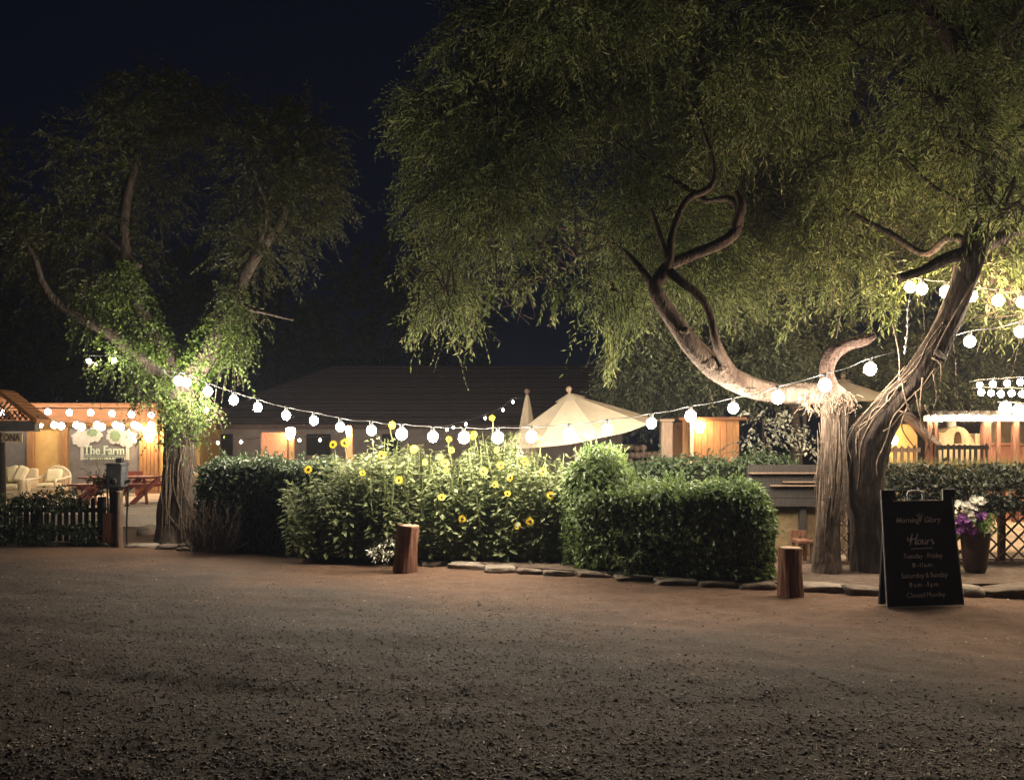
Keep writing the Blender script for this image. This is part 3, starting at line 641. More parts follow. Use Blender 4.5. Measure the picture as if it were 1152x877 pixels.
# ================================================================== DARK LEANING TREE + CANOPY
YD = 10.45
def path(l): return [P(x, y, Y) for x, y, Y in l]
def rad(ws, l): return [w / 2 / F * q[2] for w, q in zip(ws, l)]
tr = MB()
mainp = [(984, 672, 10.45), (981, 645, 10.45), (977, 590, 10.45), (973, 540, 10.45), (977, 500, 10.45), (1000, 462, 10.45), (1030, 425, 10.4), (1058, 380, 10.35), (1079, 332, 10.3), (1094, 288, 10.25), (1103, 240, 10.2), (1109, 195, 10.15), (1104, 140, 10.1), (1090, 75, 10.1)]
WM = [56, 42, 37, 40, 44, 32, 28, 26, 26, 27, 21, 18, 18, 19]
tr.tube(path(mainp), rad(WM, mainp), 40, .03, .34, 3, freq=2.4)
for l, ws in (([(1090, 78, 10.1), (1064, 38, 10.0), (1030, -5, 9.9), (985, -60, 9.8)], [20, 16, 14, 8]), ([(1090, 78, 10.1), (1091, 30, 10.1), (1093, -40, 10.2), (1100, -120, 10.2)], [20, 17, 15, 9]),
              ([(1093, 284, 10.25), (1062, 292, 10.1), (1036, 305, 10.0), (1012, 312, 9.95)], [16, 13, 10, 8]), ([(1092, 270, 10.25), (1066, 268, 10.4), (1040, 285, 10.8), (1000, 262, 11.2), (950, 235, 11.8)], [9, 8, 7, 6, 3]),
              ([(1098, 280, 10.25), (1125, 268, 10.4), (1160, 252, 10.7), (1230, 215, 11.2)], [17, 14, 12, 8]), ([(1090, 255, 10.25), (1078, 225, 10.3), (1050, 210, 10.5), (1010, 170, 11)], [6, 5, 4, 2]),
              ([(1108, 190, 10.1), (1125, 165, 9.8), (1140, 150, 9.6), (1190, 120, 9.4)], [9, 7, 6, 4]), ([(1104, 130, 10.1), (1060, 110, 10.5), (1000, 60, 11), (900, 40, 11.6)], [9, 7, 5, 3]),
              ([(1106, 165, 10.1), (1085, 140, 9.8), (1072, 125, 9.7)], [6, 5, 3]),
              ([(1050, 392, 10.35), (1062, 404, 9.9), (1052, 402, 9.75)], [7, 5, 3])):
    tr.tube(path(l), rad(ws, l), 16, .04, .26, 7, freq=2.3)
# ragged dry stringy bark at the fork
t = thing('leaning_tree', 'dark leaning tree wrapped in stringy dry vines beside the chalkboard sign', 'tree', G(974, 648))
part('trunk', tr, M_bark_dark, t, smooth=True)
vn = MB(); r = np.random.default_rng(4)
Cm, Rm = catmull(path(mainp), rad(WM, mainp), .06)
def wander(i0, i1, ph, tw, lift=.02, rr=.008):
    pts = []; k = np.linspace(i0, i1, 9).astype(int)
    for q, i_ in enumerate(k):
        T = unit(Cm[min(i_ + 1, len(Cm) - 1)] - Cm[max(i_ - 1, 0)]); u = unit(np.cross(T, [0, 1., 0])); v = np.cross(T, u); v = v if v[1] < 0 else -v
        a = ph + tw * q / 8 + r.normal(0, .12); pts.append(Cm[i_] + (u * math.cos(a) + v * math.sin(a)) * (Rm[i_] * 1.12 + lift))
    vn.tube(pts, [rr] * 9, 5, .05)
nC = len(Cm); iz = lambda z: int(np.argmin(np.abs(Cm[:, 2] - z)))
for q in range(11): wander(iz(r.uniform(.9, 1.7)), iz(r.uniform(2.2, 3.3)), r.uniform(-.5, 3.6), r.normal(0, 1.2), .01, r.uniform(.004, .008))

# loose dangling strands
for (x0, y0, x1, y1, x2, y2) in ((1095, 318, 1062, 372, 1050, 400), (1048, 402, 1060, 410, 1058, 432), (1005, 365, 1012, 400, 1012, 430), (1014, 425, 1020, 455, 1035, 480), (1030, 440, 1036, 470, 1046, 505),
                                 (1038, 425, 1036, 460, 1044, 490), (1000, 450, 980, 470, 965, 480), (1050, 420, 1055, 445, 1050, 460), (1012, 462, 1028, 468, 1036, 474), (1022, 455, 1015, 480, 1030, 505), (1040, 455, 1048, 480, 1040, 510)):
    Yv = 10.1; vn.tube([P(x0, y0, Yv), P(x1 + r.normal(0, 2), y1, Yv - .04), P(x2, y2, Yv)], [.011, .009, .006], 5, .05)
part('dry_vines', vn, M_vine, t, smooth=True)
cr = MB()
LB = [lobe(940, 255, 12.4, 150, 75, 1.1), lobe(840, 215, 12.6, 120, 80, 1.1), lobe(1000, 170, 12.0, 170, 90, 1.2), lobe(1110, 260, 11.8, 100, 60, 1.0), lobe(1130, 150, 11.6, 110, 110, 1.2),
      lobe(900, 90, 11.0, 180, 90, 1.4), lobe(1060, 40, 10.8, 180, 80, 1.3), lobe(1150, 40, 9.8, 90, 120, 1.2), lobe(960, 10, 10.0, 160, 70, 1.3), lobe(1180, 330, 11.5, 80, 50, .8), lobe(1120, 312, 11.2, 40, 22, .5), lobe(1090, 165, 9.5, 46, 42, .3), lobe(1060, 105, 9.4, 70, 50, .4), lobe(1130, 235, 9.7, 26, 26, .25), lobe(862, 175, 12.3, 75, 70, 1.), lobe(880, 245, 12.6, 60, 55, .9), lobe(850, 120, 12., 60, 55, .9)]
crown(cr, LB, 17500, 41, (.055, .115), .21, (.3, .7), .62, 16, .415, 1.15)
sprays(cr, [(770, 270, 762, 345, 11.4, 4), (880, 300, 850, 352, 11.3, 6), (930, 300, 915, 350, 11.2, 6), (975, 310, 985, 352, 10.9, 6), (1040, 300, 1000, 348, 10.6, 5), (955, 330, 940, 380, 10.4, 2), (1140, 300, 1132, 330, 10.5, 5),
            (1110, 300, 1105, 325, 10.8, 4), (820, 300, 812, 345, 11.5, 4), (1000, 340, 1012, 372, 10.3, 2), (860, 320, 900, 355, 11.4, 4), (905, 335, 880, 392, 11.2, 4), (840, 330, 870, 372, 11.3, 5), (1005, 335, 960, 362, 10.4, 4), (985, 330, 1015, 358, 10.3, 4), (1010, 330, 985, 385, 10.4, 3), (790, 320, 818, 362, 11.2, 4), (1115, 300, 1150, 322, 10.2, 5), (1095, 225, 1075, 262, 9.8, 4), (1105, 205, 1120, 250, 9.8, 4)], 77)
boughs(cr, LB, 301); part('crown', cr, [M_mesq, M_bark_dark], t)
# ================================================================== PALE TREE WITH SWEEPING LIMB
tr = MB()
tp = [(930, 668, 10.35), (930, 648, 10.35), (931, 600, 10.35), (934, 550, 10.35), (938, 500, 10.35), (940, 458, 10.35), (936, 440, 10.35)]
tr.tube(path(tp), rad([40, 32, 26, 24, 24, 28, 22], tp), 40, .03, .24, 14, freq=2.2)
lp = [(952, 462, 10.38), (938, 447, 10.4), (905, 443, 10.6), (872, 442, 10.85), (838, 432, 10.85), (806, 414, 10.7), (778, 388, 10.4), (755, 356, 10.3), (739, 330, 10.2), (735, 314, 10.2)]
tr.tube(path(lp), rad([22, 30, 24, 22, 24, 25, 21, 18, 16, 14], lp), 28, .04, .24, 15, freq=1.9)
r = np.random.default_rng(66)
for px_, py_, Yk, w_ in ((796, 407, 10.5, 15), (812, 414, 10.56, 11), (846, 440, 10.72, 10), (770, 372, 10.25, 9), (905, 450, 10.45, 12), (930, 560, 10.24, 8)):   # knots and burls
    tr.ball(P(px_, py_, Yk), w_ / F * Yk * .55, 3, scale=(1.2, .9, .9), rough=.7, seed=int(px_), freq=2.6)
br_ = MB()
for l, ws in (([(736, 322, 10.2), (748, 302, 10.2), (776, 288, 10.25), (806, 276, 10.3), (826, 262, 10.35), (832, 240, 10.4), (822, 224, 10.5), (795, 226, 10.6)], [14, 12, 12, 12, 12, 10, 8, 4]),
              ([(826, 258, 10.35), (834, 232, 10.3), (828, 215, 10.3)], [9, 11, 6]),
              ([(742, 318, 10.2), (754, 292, 10.1), (756, 262, 10.1), (772, 226, 10.1), (797, 212, 10.1), (804, 195, 10.1), (800, 165, 10.1)], [10, 8, 7, 7, 7, 5, 3]),
              ([(756, 300, 10.15), (748, 282, 10.1), (738, 250, 10.1), (733, 235, 10.1)], [7, 6, 5, 3]),
              ([(752, 304, 10.15), (768, 318, 10.1), (786, 332, 10.1), (798, 352, 10.1), (806, 385, 10.15), (818, 412, 10.62), (834, 432, 10.8)], [9, 9, 9, 8, 9, 14, 16]),
              ([(735, 320, 10.2), (712, 292, 10.9), (690, 275, 11.7), (660, 262, 12.6), (620, 255, 13.2)], [9, 6, 4, 3, 2]),
              ([(800, 170, 10.1), (780, 120, 10.2), (740, 60, 10.4), (700, 20, 10.6)], [5, 5, 4, 3]),
              ([(795, 226, 10.6), (740, 190, 11.5), (660, 130, 12.), (570, 90, 12.2)], [6, 5, 4, 3])):
    br_.tube(path(l), rad(ws, l), 16, .03, .24, 17, freq=2.2)
t = thing('sweeping_tree', 'pale tree with split trunk and one long limb sweeping over the hedge', 'tree', G(930, 648))
part('trunk', tr, M_bark_pale, t, smooth=True)
part('branch', br_, mat('backlit_branch_bark', (.020, .014, .011), (.085, .055, .040), 20, .95, .03, (1, 1, .4), contrast=(.3, .7), bscale=30, spec=.12), t, smooth=True)  # backlit look painted in: bark colour darker than on the trunk
sb = MB(); sp_ = [(938, 450, 10.42), (930, 420, 10.42), (937, 399, 10.42), (953, 388, 10.42), (972, 383, 10.42), (984, 377, 10.42)]
sb.tube(path(sp_), rad([20, 15, 15, 12, 12, 7], sp_), 24, .015, .42, 21, freq=3.2); part('broken_limb', sb, M_bark_red, t, smooth=True)
# stringy burl where limb meets trunk
bu = MB(); r = np.random.default_rng(15)
for q in range(120):
    a = P(r.uniform(905, 965), r.uniform(440, 462), 10.35 - r.uniform(.1, .22)); d = np.array([r.normal(0, .07), r.normal(-.02, .04), -r.uniform(.02, .16)])
    bu.tube([a, a + d * .5 + r.normal(0, .02, 3), a + d], [.006, .005, .002], 4, .04)
for q in range(34):
    x = r.uniform(918, 952); y0 = r.uniform(455, 520); l = r.uniform(40, 110); Yq = 10.35 - .155
    bu.tube([P(x, y0, Yq), P(x + r.normal(0, 2), y0 + l / 2, Yq - .01), P(x + r.normal(-2, 3), y0 + l, Yq)], [.004, .008, .003], 4, .08)
part('stringy_bark', bu, M_vine, t)
cr = MB()
LA = [lobe(560, 265, 11.6, 95, 70, 1.1), lobe(520, 210, 12.0, 60, 70, .9), lobe(650, 270, 11.6, 70, 75, 1.0), lobe(720, 240, 11.8, 80, 80, 1.0), lobe(560, 130, 11.2, 110, 80, 1.2), lobe(690, 120, 11.2, 120, 90, 1.3),
      lobe(640, 30, 10.6, 150, 80, 1.4), lobe(790, 60, 10.8, 130, 80, 1.4), lobe(500, 320, 11.4, 38, 45, .6), lobe(600, 310, 11.4, 40, 35, .6), lobe(790, 300, 12.0, 70, 50, .7), lobe(500, 110, 11.8, 50, 60, .8), lobe(690, 320, 11.2, 40, 35, .6)]
crown(cr, LA, 14500, 43, (.055, .115), .21, (.3, .75), .68, 16, .445, 1.05)
sprays(cr, [(480, 330, 462, 390, 11.2, 5), (500, 330, 495, 388, 11.1, 5), (525, 330, 530, 388, 11.0, 6), (555, 320, 548, 362, 11.1, 5), (580, 320, 582, 350, 11.1, 4), (625, 320, 618, 365, 11.0, 6), (650, 320, 652, 352, 11.0, 5),
            (690, 340, 686, 428, 10.3, 9), (700, 340, 705, 395, 10.4, 6), (672, 340, 680, 405, 10.4, 5), (715, 330, 722, 370, 10.5, 4), (490, 290, 455, 330, 11.3, 4), (460, 250, 445, 270, 11.6, 3), (600, 310, 596, 345, 11.1, 5), (735, 330, 690, 352, 10.6, 4)], 78)
boughs(cr, LA, 302); part('crown', cr, [M_mesq, M_bark_dark], t)
# knotted cord hanging from the upper string
kc = MB(); pts = [P(1024, 330, 9.9), P(1021, 352, 9.9), P(1021, 372, 9.9), P(1018, 396, 9.9)]; kc.tube(pts, .006, 5, .06)
for (x, y) in ((1023, 338), (1021.5, 348), (1021.5, 358), (1021, 366), (1019.5, 380), (1018.5, 390), (1018, 396)): kc.ball(P(x, y, 9.9), .018, 2, scale=(.9, .9, 1.3), rough=.2, seed=int(y))
single('knotted_cord', kc, M_signw, 'thin pale knotted cord hanging from the amber bulb string', 'cord', smooth=True)
for (x0, y0, x1, y1, lab) in ((1037, 332, 1040, 372, 'bare thin wire hanging below the amber bulbs'), (949, 330, 941, 380, 'pale hanging strand over the broken limb stub'), (1073, 385, 1076, 432, 'bare thin wire dangling beyond the leaning trunk')):
    single('hanging_wire', MB().tube([P(x0, y0, 9.95), P((x0 + x1) / 2 + 1, (y0 + y1) / 2, 9.93), P(x1, y1, 9.95)], .0055, 5, .06), M_vine, lab, 'wire')

# ================================================================== LEFT TREE WITH IVY
YL = 14.0
t = thing('ivy_tree', 'forked tree with an ivy covered trunk beside the picket gate', 'tree', G(199, 609)); tr = MB()
tp = [(199, 618, 14), (199, 600, 14), (200, 550, 14), (202, 500, 14), (203, 455, 14), (203, 425, 14)]
tr.tube(path(tp), rad([54, 42, 35, 34, 34, 30], tp), 28, .04, .25, 31, freq=2.)
L1 = [(200, 440, 14), (178, 420, 14), (150, 395, 13.9), (118, 372, 13.8), (70, 345, 13.8), (48, 318, 13.8), (36, 285, 13.8), (0, 240, 13.8)]
L2 = [(203, 432, 14), (187, 402, 14.1), (160, 355, 14.2), (143, 300, 14.3), (140, 240, 14.4), (155, 170, 14.5)]
L3 = [(206, 434, 14), (230, 405, 14), (248, 368, 14), (268, 325, 14), (290, 285, 14), (318, 245, 14), (326, 205, 14.1), (340, 150, 14.2)]
tr.tube(path(L1), rad([22, 20, 17, 13, 9, 7, 6, 3], L1), 16, .06, .15, 32); tr.tube(path(L2), rad([22, 20, 16, 13, 11, 8], L2), 16, .06, .15, 33); tr.tube(path(L3), rad([24, 22, 18, 13, 12, 10, 8, 5], L3), 16, .06, .15, 34)
for l, ws in (([(268, 325, 14), (278, 345, 13.6), (300, 352, 13.3), (330, 360, 13.1)], [6, 5, 4, 2]), ([(240, 110, 14.2), (272, 150, 14.2), (320, 215, 14.1)], [3, 4, 6]), ([(158, 300, 14.3), (110, 260, 14.3), (60, 230, 14.4)], [6, 5, 3]), ([(290, 285, 14), (300, 240, 13.8), (285, 190, 13.6)], [5, 4, 3])):
    tr.tube(path(l), rad(ws, l), 10, .06, .12, 35)
part('trunk', tr, mat('grey_bark', (.030, .023, .019), (.115, .09, .075), 20, .95, .035, (1, 1, .25), contrast=(.3, .7), bscale=30, spec=.15), t, smooth=True)
GAP = [lobe(207, 300, 14.2, 42, 100, 3.), lobe(212, 215, 14.2, 40, 70, 3.)]
iv = MB()
ivy_tube(iv, path(L1[:4]), rad([26, 28, 30, 26], L1[:4]), 2300, 51, .13); ivy_tube(iv, path(L2[:4]), rad([24, 24, 26, 22], L2[:4]), 2300, 52, .12)
ivy_tube(iv, path(L3[:4]), rad([24, 28, 28, 20], L3[:4]), 2500, 53, .14); ivy_tube(iv, path(tp[3:]), rad([38, 42, 34], tp[3:]), 2400, 54, .13)
crown(iv, [lobe(262, 395, 13.8, 12, 30, .25), lobe(190, 470, 13.7, 32, 28, .25), lobe(170, 440, 13.7, 26, 24, .25), lobe(140, 412, 13.6, 34, 14, .25), lobe(218, 455, 13.6, 22, 25, .2), lobe(140, 330, 14, 16, 50, .3), lobe(110, 350, 14, 20, 35, .3), lobe(272, 365, 14, 12, 30, .25)],
      800, 55, (.035, .075), .6, (.15, .4), 1.2, 8, .30, 2., True, 0, 1, GAP)
part('ivy', iv, [M_ivy, M_bark_dark], t)
dv = MB(); r = np.random.default_rng(9)
for q in range(22):
    x = r.uniform(185, 216); y0 = r.uniform(475, 540); l = r.uniform(50, 120); y1 = min(y0 + l, 606); Yq = 13.76
    dv.tube([P(x, y0, Yq), P(x + r.normal(0, 7), (y0 + y1) / 2, Yq - .03), P(x + r.normal(2, 9), y1, Yq - .05)], [.010, .009, .007], 5, .08)
part('dry_vines', dv, M_vine, t)
cr = MB()
LT_ = [lobe(150, 190, 14.6, 95, 75, 1.3), lobe(70, 270, 14.6, 85, 70, 1.2), lobe(310, 200, 14.4, 70, 75, 1.1), lobe(290, 290, 14.2, 50, 60, .8), lobe(180, 130, 14.8, 70, 50, 1.0), lobe(350, 210, 14.4, 38, 60, .7), lobe(30, 200, 14.8, 70, 60, 1.), lobe(120, 300, 14.5, 55, 55, .8), lobe(285, 345, 13.9, 38, 26, .4), lobe(340, 150, 14.6, 50, 40, .8), lobe(230, 130, 14.8, 60, 36, .9)]
crown(cr, LT_, 5600, 61, (.06, .115), .26, (.3, .65), .5, 14, .41, 1.2, holes=GAP)
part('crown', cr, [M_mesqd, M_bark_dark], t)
# dead vine stump between trunk and hedge
st = MB(); r = np.random.default_rng(19)
for q in range(150):
    a = G(r.uniform(214, 264), r.uniform(619, 624)); a[2] = .04; h = r.uniform(.25, .75); b = a + [r.normal(0, .16), r.normal(0, .08), h]; st.tube([a, (a + b) / 2 + r.normal(0, .06, 3), b], [.008, .006, .003], 4, .09)
single('dry_brush', st, M_bark_pale, 'tangle of dry brown stalks beside the ivy covered trunk', 'brush')

# ================================================================== BACKGROUND TREES AND SHRUBS
def bg_tree(name, label, px, Y, tops, lobes, n, seed, m, leaf=(.07, .13), wid=.35, cat='tree'):
    b = np.array([XZ(px, Y), Y, 0]); t = thing(name, label, cat, b); tr = MB(); tr.tube([b - [0, 0, .1], b + [.1, 0, 1.3], P(*tops, Y)], [.2, .15, .06], 12, .1, .15, seed)
    for l in lobes[:5]: c = np.array(l[:3]); tr.tube([b + [.05, 0, 1.2], (b + [0, 0, 2.2] + c) / 2 + [0, 0, -.1], c], [.09, .06, .02], 8, .15, .1, seed)
    part('trunk', tr, M_bark_dark, t, smooth=True); cr = MB(); crown(cr, lobes, n, seed, leaf, wid, (.3, .7), .6, 10, .36, 1.2); part('crown', cr, [m, M_bark_dark], t)
M_bgl = leafmat('grey_green_leaf', (.075, .09, .05), (.16, .175, .095), .35)
bg_tree('background_tree', 'rounded grey green tree behind the open beige umbrella', 770, 15.8, (770, 400), [lobe(760, 415, 15.8, 90, 50, 1.0), lobe(720, 425, 15.8, 50, 40, .8), lobe(830, 410, 15.8, 80, 55, 1.), lobe(800, 370, 16, 90, 40, 1.)], 4600, 71, M_bgl)
bg_tree('background_tree', 'rounded olive tree rising behind the white garland', 1070, 20, (1070, 410), [lobe(1050, 425, 20, 90, 45, 1.3), lobe(1120, 415, 20, 80, 50, 1.3), lobe(980, 410, 20, 80, 50, 1.3), lobe(1070, 380, 20, 110, 40, 1.3), lobe(900, 390, 20, 70, 60, 1.2)], 5200, 72, M_bgl)
sh = MB(); crown(sh, [lobe(858, 480, 13.2, 22, 24, .3), lobe(840, 500, 13.2, 18, 14, .3), lobe(886, 470, 13.3, 18, 18, .25), lobe(905, 500, 13.2, 14, 12, .2)], 62, 81, (.06, .10), .5, (.2, .5), .5, 8, .2, 2.)
sh.tube([G(862, 615), P(860, 520, 13.3), P(858, 470, 13.2)], [.03, .025, .01], 6, .1, m=1); single('leafy_shrub', sh, [leafmat('pale_shrub_leaf', (.10, .11, .08), (.42, .42, .35), .2), M_bark_dark], 'sparse shrub with pale shining leaves behind the back hedge', 'shrub')
tt = MB(); tt.tube([P(897, 560, 13.6), P(896, 500, 13.6), P(893, 455, 13.6)], [.09, .075, .07], 12, .06, .2, 5); tt.tube([P(897, 520, 13.6), P(903, 490, 13.5), P(906, 455, 13.5)], [.04, .035, .03], 8, .06, .2, 6)
single('slim_trunk', tt, M_bark_dark, 'slim double trunk under the sweeping limb', 'tree', smooth=True)
r = np.random.default_rng(31)
far = MB(); crown(far, [lobe(x, 360 - 40 * math.sin(k * 1.7), 42, 50, 70, 3) for k, x in enumerate(range(-40, 520, 60))] + [lobe(x, 430, 42, 60, 50, 3) for x in range(-40, 520, 60)], 4200, 91, (.25, .45), .6, (.8, 1.6), .5, 8, .3, .4)
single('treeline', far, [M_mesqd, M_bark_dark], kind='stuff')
# pale weed sprouting from the clipped hedge foot
wd = MB(); r = np.random.default_rng(6); c = G(707, 652) + [0, -.02, .05]
for q in range(9):
    a = r.uniform(0, 6.28); tip = c + [math.cos(a) * .18, -abs(math.sin(a)) * .12, r.uniform(.12, .26)]; C, _ = catmull([c, (c + tip) / 2 + [0, 0, .08], tip], [1, 1, 1], .03); n = len(C)
    wd.leaves(C, unit(np.gradient(C, axis=0) + r.normal(0, .03, (n, 3))), r.normal(0, .5, (n, 3)) + [0, 0, 1], .09, .025, 0)
single('pale_weed', wd, M_sun, 'pale leafy weed sprouting at the foot of the dark hedge face', 'weed')
wd = MB(); c = G(436, 636) + [0, 0, .03]; crown(wd, [[c[0], c[1] + .1, .22, .18, .15, .18, 1]], 60, 95, (.04, .07), .5, (.1, .25), .4, 6, .1, 2.); single('pale_weed', wd, [M_white, M_stem], 'low weed with pale round leaves beside the leaning log bollard', 'weed')

# ================================================================== UMBRELLAS
def umbrella(label, apex, R, drop, tiltx, tilty, base, seed=0):
    t = thing('open_umbrella', label, 'umbrella', base); n = 8
    A = np.array(apex); rx = Matrix.Rotation(tilty, 3, 'Y') @ Matrix.Rotation(tiltx, 3, 'X'); rx = np.array(rx); can = MB(); rings = 7; segs = n * 6; rowv = []
    for q in range(rings + 1):
        f = q / rings
        for s_ in range(segs):
            a = s_ / segs * 2 * math.pi + .2; ph = (s_ % 6) / 6; chord = math.cos(math.pi / n) / math.cos((ph - .5) * 2 * math.pi / n); sag = .05 * math.sin(ph * math.pi) * f
            rr = R * f * chord; z = -drop * (f * .92 + .08 * f * f) - sag * .5
            rowv.append(A + rx @ np.array([rr * math.cos(a), rr * math.sin(a), z]))
    V = np.array(rowv); i_ = np.arange(rings)[:, None] * segs; j_ = np.arange(segs)[None]; Q = np.stack([i_ + j_, i_ + (j_ + 1) % segs, i_ + segs + (j_ + 1) % segs, i_ + segs + j_], -1).reshape(-1, 4)
    can.add(V, [Q]); co_ = part('canopy', can, M_canvas, t, smooth=False); so = co_.modifiers.new('cloth', 'SOLIDIFY'); so.thickness = .006
    v = MB()
    for q in range(3):
        pass
    vt = MB(); VR = []
    for q in range(3):
        for s_ in range(16):
            a = s_ / 16 * 6.283; rr = R * (.02 + .09 * q) ; VR.append(A + rx @ np.array([rr * math.cos(a), rr * math.sin(a), .035 - drop * (rr / R) * .92]))
    i_ = np.arange(2)[:, None] * 16; j_ = np.arange(16)[None]; vt.add(np.array(VR), [np.stack([i_ + j_, i_ + (j_ + 1) % 16, i_ + 16 + (j_ + 1) % 16, i_ + 16 + j_], -1).reshape(-1, 4)]); part('vent_cap', vt, M_canvas, t, smooth=True)
    part('finial', MB().ball(A + rx @ np.array([0, 0, .085]), .045, 2, scale=(1, 1, 1.2)).tube([A + rx @ np.array([0, 0, -.02]), A + rx @ np.array([0, 0, .06])], .02, 8, .05), M_wood, t, smooth=True)
    part('pole', MB().tube([np.array(base), np.array(base) * .5 + (A + rx @ np.array([0, 0, -.3])) * .5, A + rx @ np.array([0, 0, -.02])], .024, 10, .2), M_wood, t, smooth=True)
    rb = MB()
    for s_ in range(n):
        a = s_ / n * 2 * math.pi + .2; rb.tube([A + rx @ np.array([0, 0, -.04]), A + rx @ np.array([R * .96 * math.cos(a), R * .96 * math.sin(a), -drop * .98 - .02])], .009, 5, .4)
    part('ribs', rb, M_wood, t)
    return t
Yu = 13.3
umbrella('open beige market umbrella tilted over the dining patio behind the sunflowers', P(641, 444, Yu), 1.17, .56, math.radians(7), math.radians(-10), (XZ(655, Yu), Yu, .06))
umbrella('beige umbrella half hidden behind the burl of the pale trunk', P(948, 428, 15.2), .98, .32, math.radians(3), math.radians(2), (XZ(948, 15.2), 15.2, .1))
# folded umbrella
Yf = 15.8; A = P(593, 443, Yf); t = thing('folded_umbrella', 'folded beige umbrella standing closed beside the open one', 'umbrella', (XZ(593, Yf), Yf, .1)); mb = MB(); rows = 12; seg = 40; V = []
for q in range(rows + 1):
    f = q / rows; R = (.02 + .20 * f ** .8) if f < .8 else .20 * .86 - .1 * (f - .8)
    for s_ in range(seg):
        a = s_ / seg * 6.283; rr = R * (1 + .22 * f * math.sin(a * 8) + .05 * math.sin(a * 3)); V.append(A + [rr * math.cos(a), rr * math.sin(a), -1.25 * f])
i_ = np.arange(rows)[:, None] * seg; j_ = np.arange(seg)[None]; mb.add(np.array(V), [np.stack([i_ + j_, i_ + (j_ + 1) % seg, i_ + seg + (j_ + 1) % seg, i_ + seg + j_], -1).reshape(-1, 4)])
part('canopy', mb, M_canvas, t, smooth=True); part('finial', MB().ball(A + [0, 0, .05], .05, 2), M_wood, t, smooth=True); part('pole', MB().tube([(A[0], A[1], .1), A], .026, 10, .3), M_wood, t)

# ================================================================== LEFT BUILDING
Yb = 23.0; X = lambda p: XZ(p, Yb); Z = lambda p: ZZ(p, Yb)
t = thing('patio_building', 'orange walled building with brown fascia and grey screens on the lit patio', 'building', (X(90), Yb + 2, .21))
part('wall', MB().box(X(-90), X(212), Yb, Yb + .25, .21, Z(475)), M_adobe, t)
part('roof', MB().box(X(-92), X(214), Yb - .45, Yb + 5, Z(459), Z(458) + .10), M_brown, t, bevel=.02)
part('fascia', MB().box(X(-90), X(212), Yb - .35, Yb - .02, Z(475.5), Z(460)), M_brown, t)
part('side_wall', MB().box(X(211.5), X(212) + .2, Yb + .26, Yb + 5, .21, Z(461)), M_adobe, t)
for a, b in ((-60, 32), (79, 158)): part('grey_screen', MB().box(X(a), X(b), Yb - .05, Yb - .003, .24, Z(480)), M_grey, t, label='grey screen panel beside the sofa' if a < 0 else 'grey screen panel behind the tree emblem sign')
for a, b in ((33.5, 41), (71, 78)): part('pillar', MB().box(X(a), X(b), Yb - .16, Yb - .055, .21, Z(476)), M_woodorange, t, bevel=.01)
pl = MB()
for k in range(5): pl.box(X(159 + k * 4.2), X(162.6 + k * 4.2), Yb - .12, Yb - .004, .21, Z(476))
part('plank_panel', pl, M_woodorange, t)
# sconce
def sconce(px, py, Y, label, hh=.26, rr=.10, m=M_lamp):
    c = P(px, py, Y); t = thing('wall_lamp', label, 'lamp', c - [0, 0, hh]); part('shade', MB().lathe([(rr * .45, -hh * .5), (rr, hh * .1), (rr * .95, hh * .5), (rr * .3, hh * .62)], c, 14), m, t, smooth=True)
    part('bracket', MB().box(c[0] - .03, c[0] + .03, c[1] + rr * .6, c[1] + rr + .16, c[2] - .03, c[2] + .03), M_black, t); return c
sconce(168, 489, 22.65, 'bright wall lamp on the plank panel beside the ivy covered trunk', .34, .15)
# tree emblem sign
Ys = Yb - .10; t = thing('emblem_sign', 'white sign with two tree shapes and The Farm lettering on grey screen', 'sign', (XZ(119, Ys), Ys, ZZ(517, Ys)))
def cloud(cx, cy, rx, ry, seed):
    r = np.random.default_rng(seed); o = []
    for k in range(44):
        a = k / 44 * 6.283; q = 1 + .10 * math.sin(a * 7 + seed) + .06 * math.sin(a * 13 + seed * 2) + r.normal(0, .02); o.append((XZ(cx + rx * q * math.cos(a), Ys), ZZ(cy - ry * q * math.sin(a), Ys)))
    return o[::-1]
c_ = MB()
c_.prism(cloud(92, 493, 11, 9.5, 1), Ys - .012, Ys + .03).prism(cloud(105, 489, 10, 8, 2), Ys - .016, Ys + .026)
part('tree_shape', c_, M_signw, t)
c_ = MB(); c_.prism(cloud(130, 490, 10, 9, 3), Ys - .012, Ys + .03).prism(cloud(143, 493, 10.5, 9.5, 4), Ys - .016, Ys + .026); part('tree_shape', c_, M_signw, t)
for k, (x, y) in enumerate(((104, 486.5), (130, 490))):
    part('green_patch', MB().prism(cloud(x, y, 6, 4.2 if k == 0 else 6, 7 + k), Ys - .03, Ys - .020), M_signg, t)
for a, b in ((91, 94), (142, 144.6)): part('sign_trunk', MB().prism([(XZ(a, Ys), ZZ(496, Ys)), (XZ(b, Ys), ZZ(496, Ys)), (XZ(b + .3, Ys), ZZ(517, Ys)), (XZ(a - .6, Ys), ZZ(517, Ys))][::-1], Ys - .008, Ys + .03), M_signw, t)
lt = MB(); text_mb(lt, 'The Farm', .33, (XZ(117.8, Ys), Ys - .034, ZZ(511, Ys)), (1, 0, 0), (0, 0, 1), width=1.04, ext=.012, bold=.004)
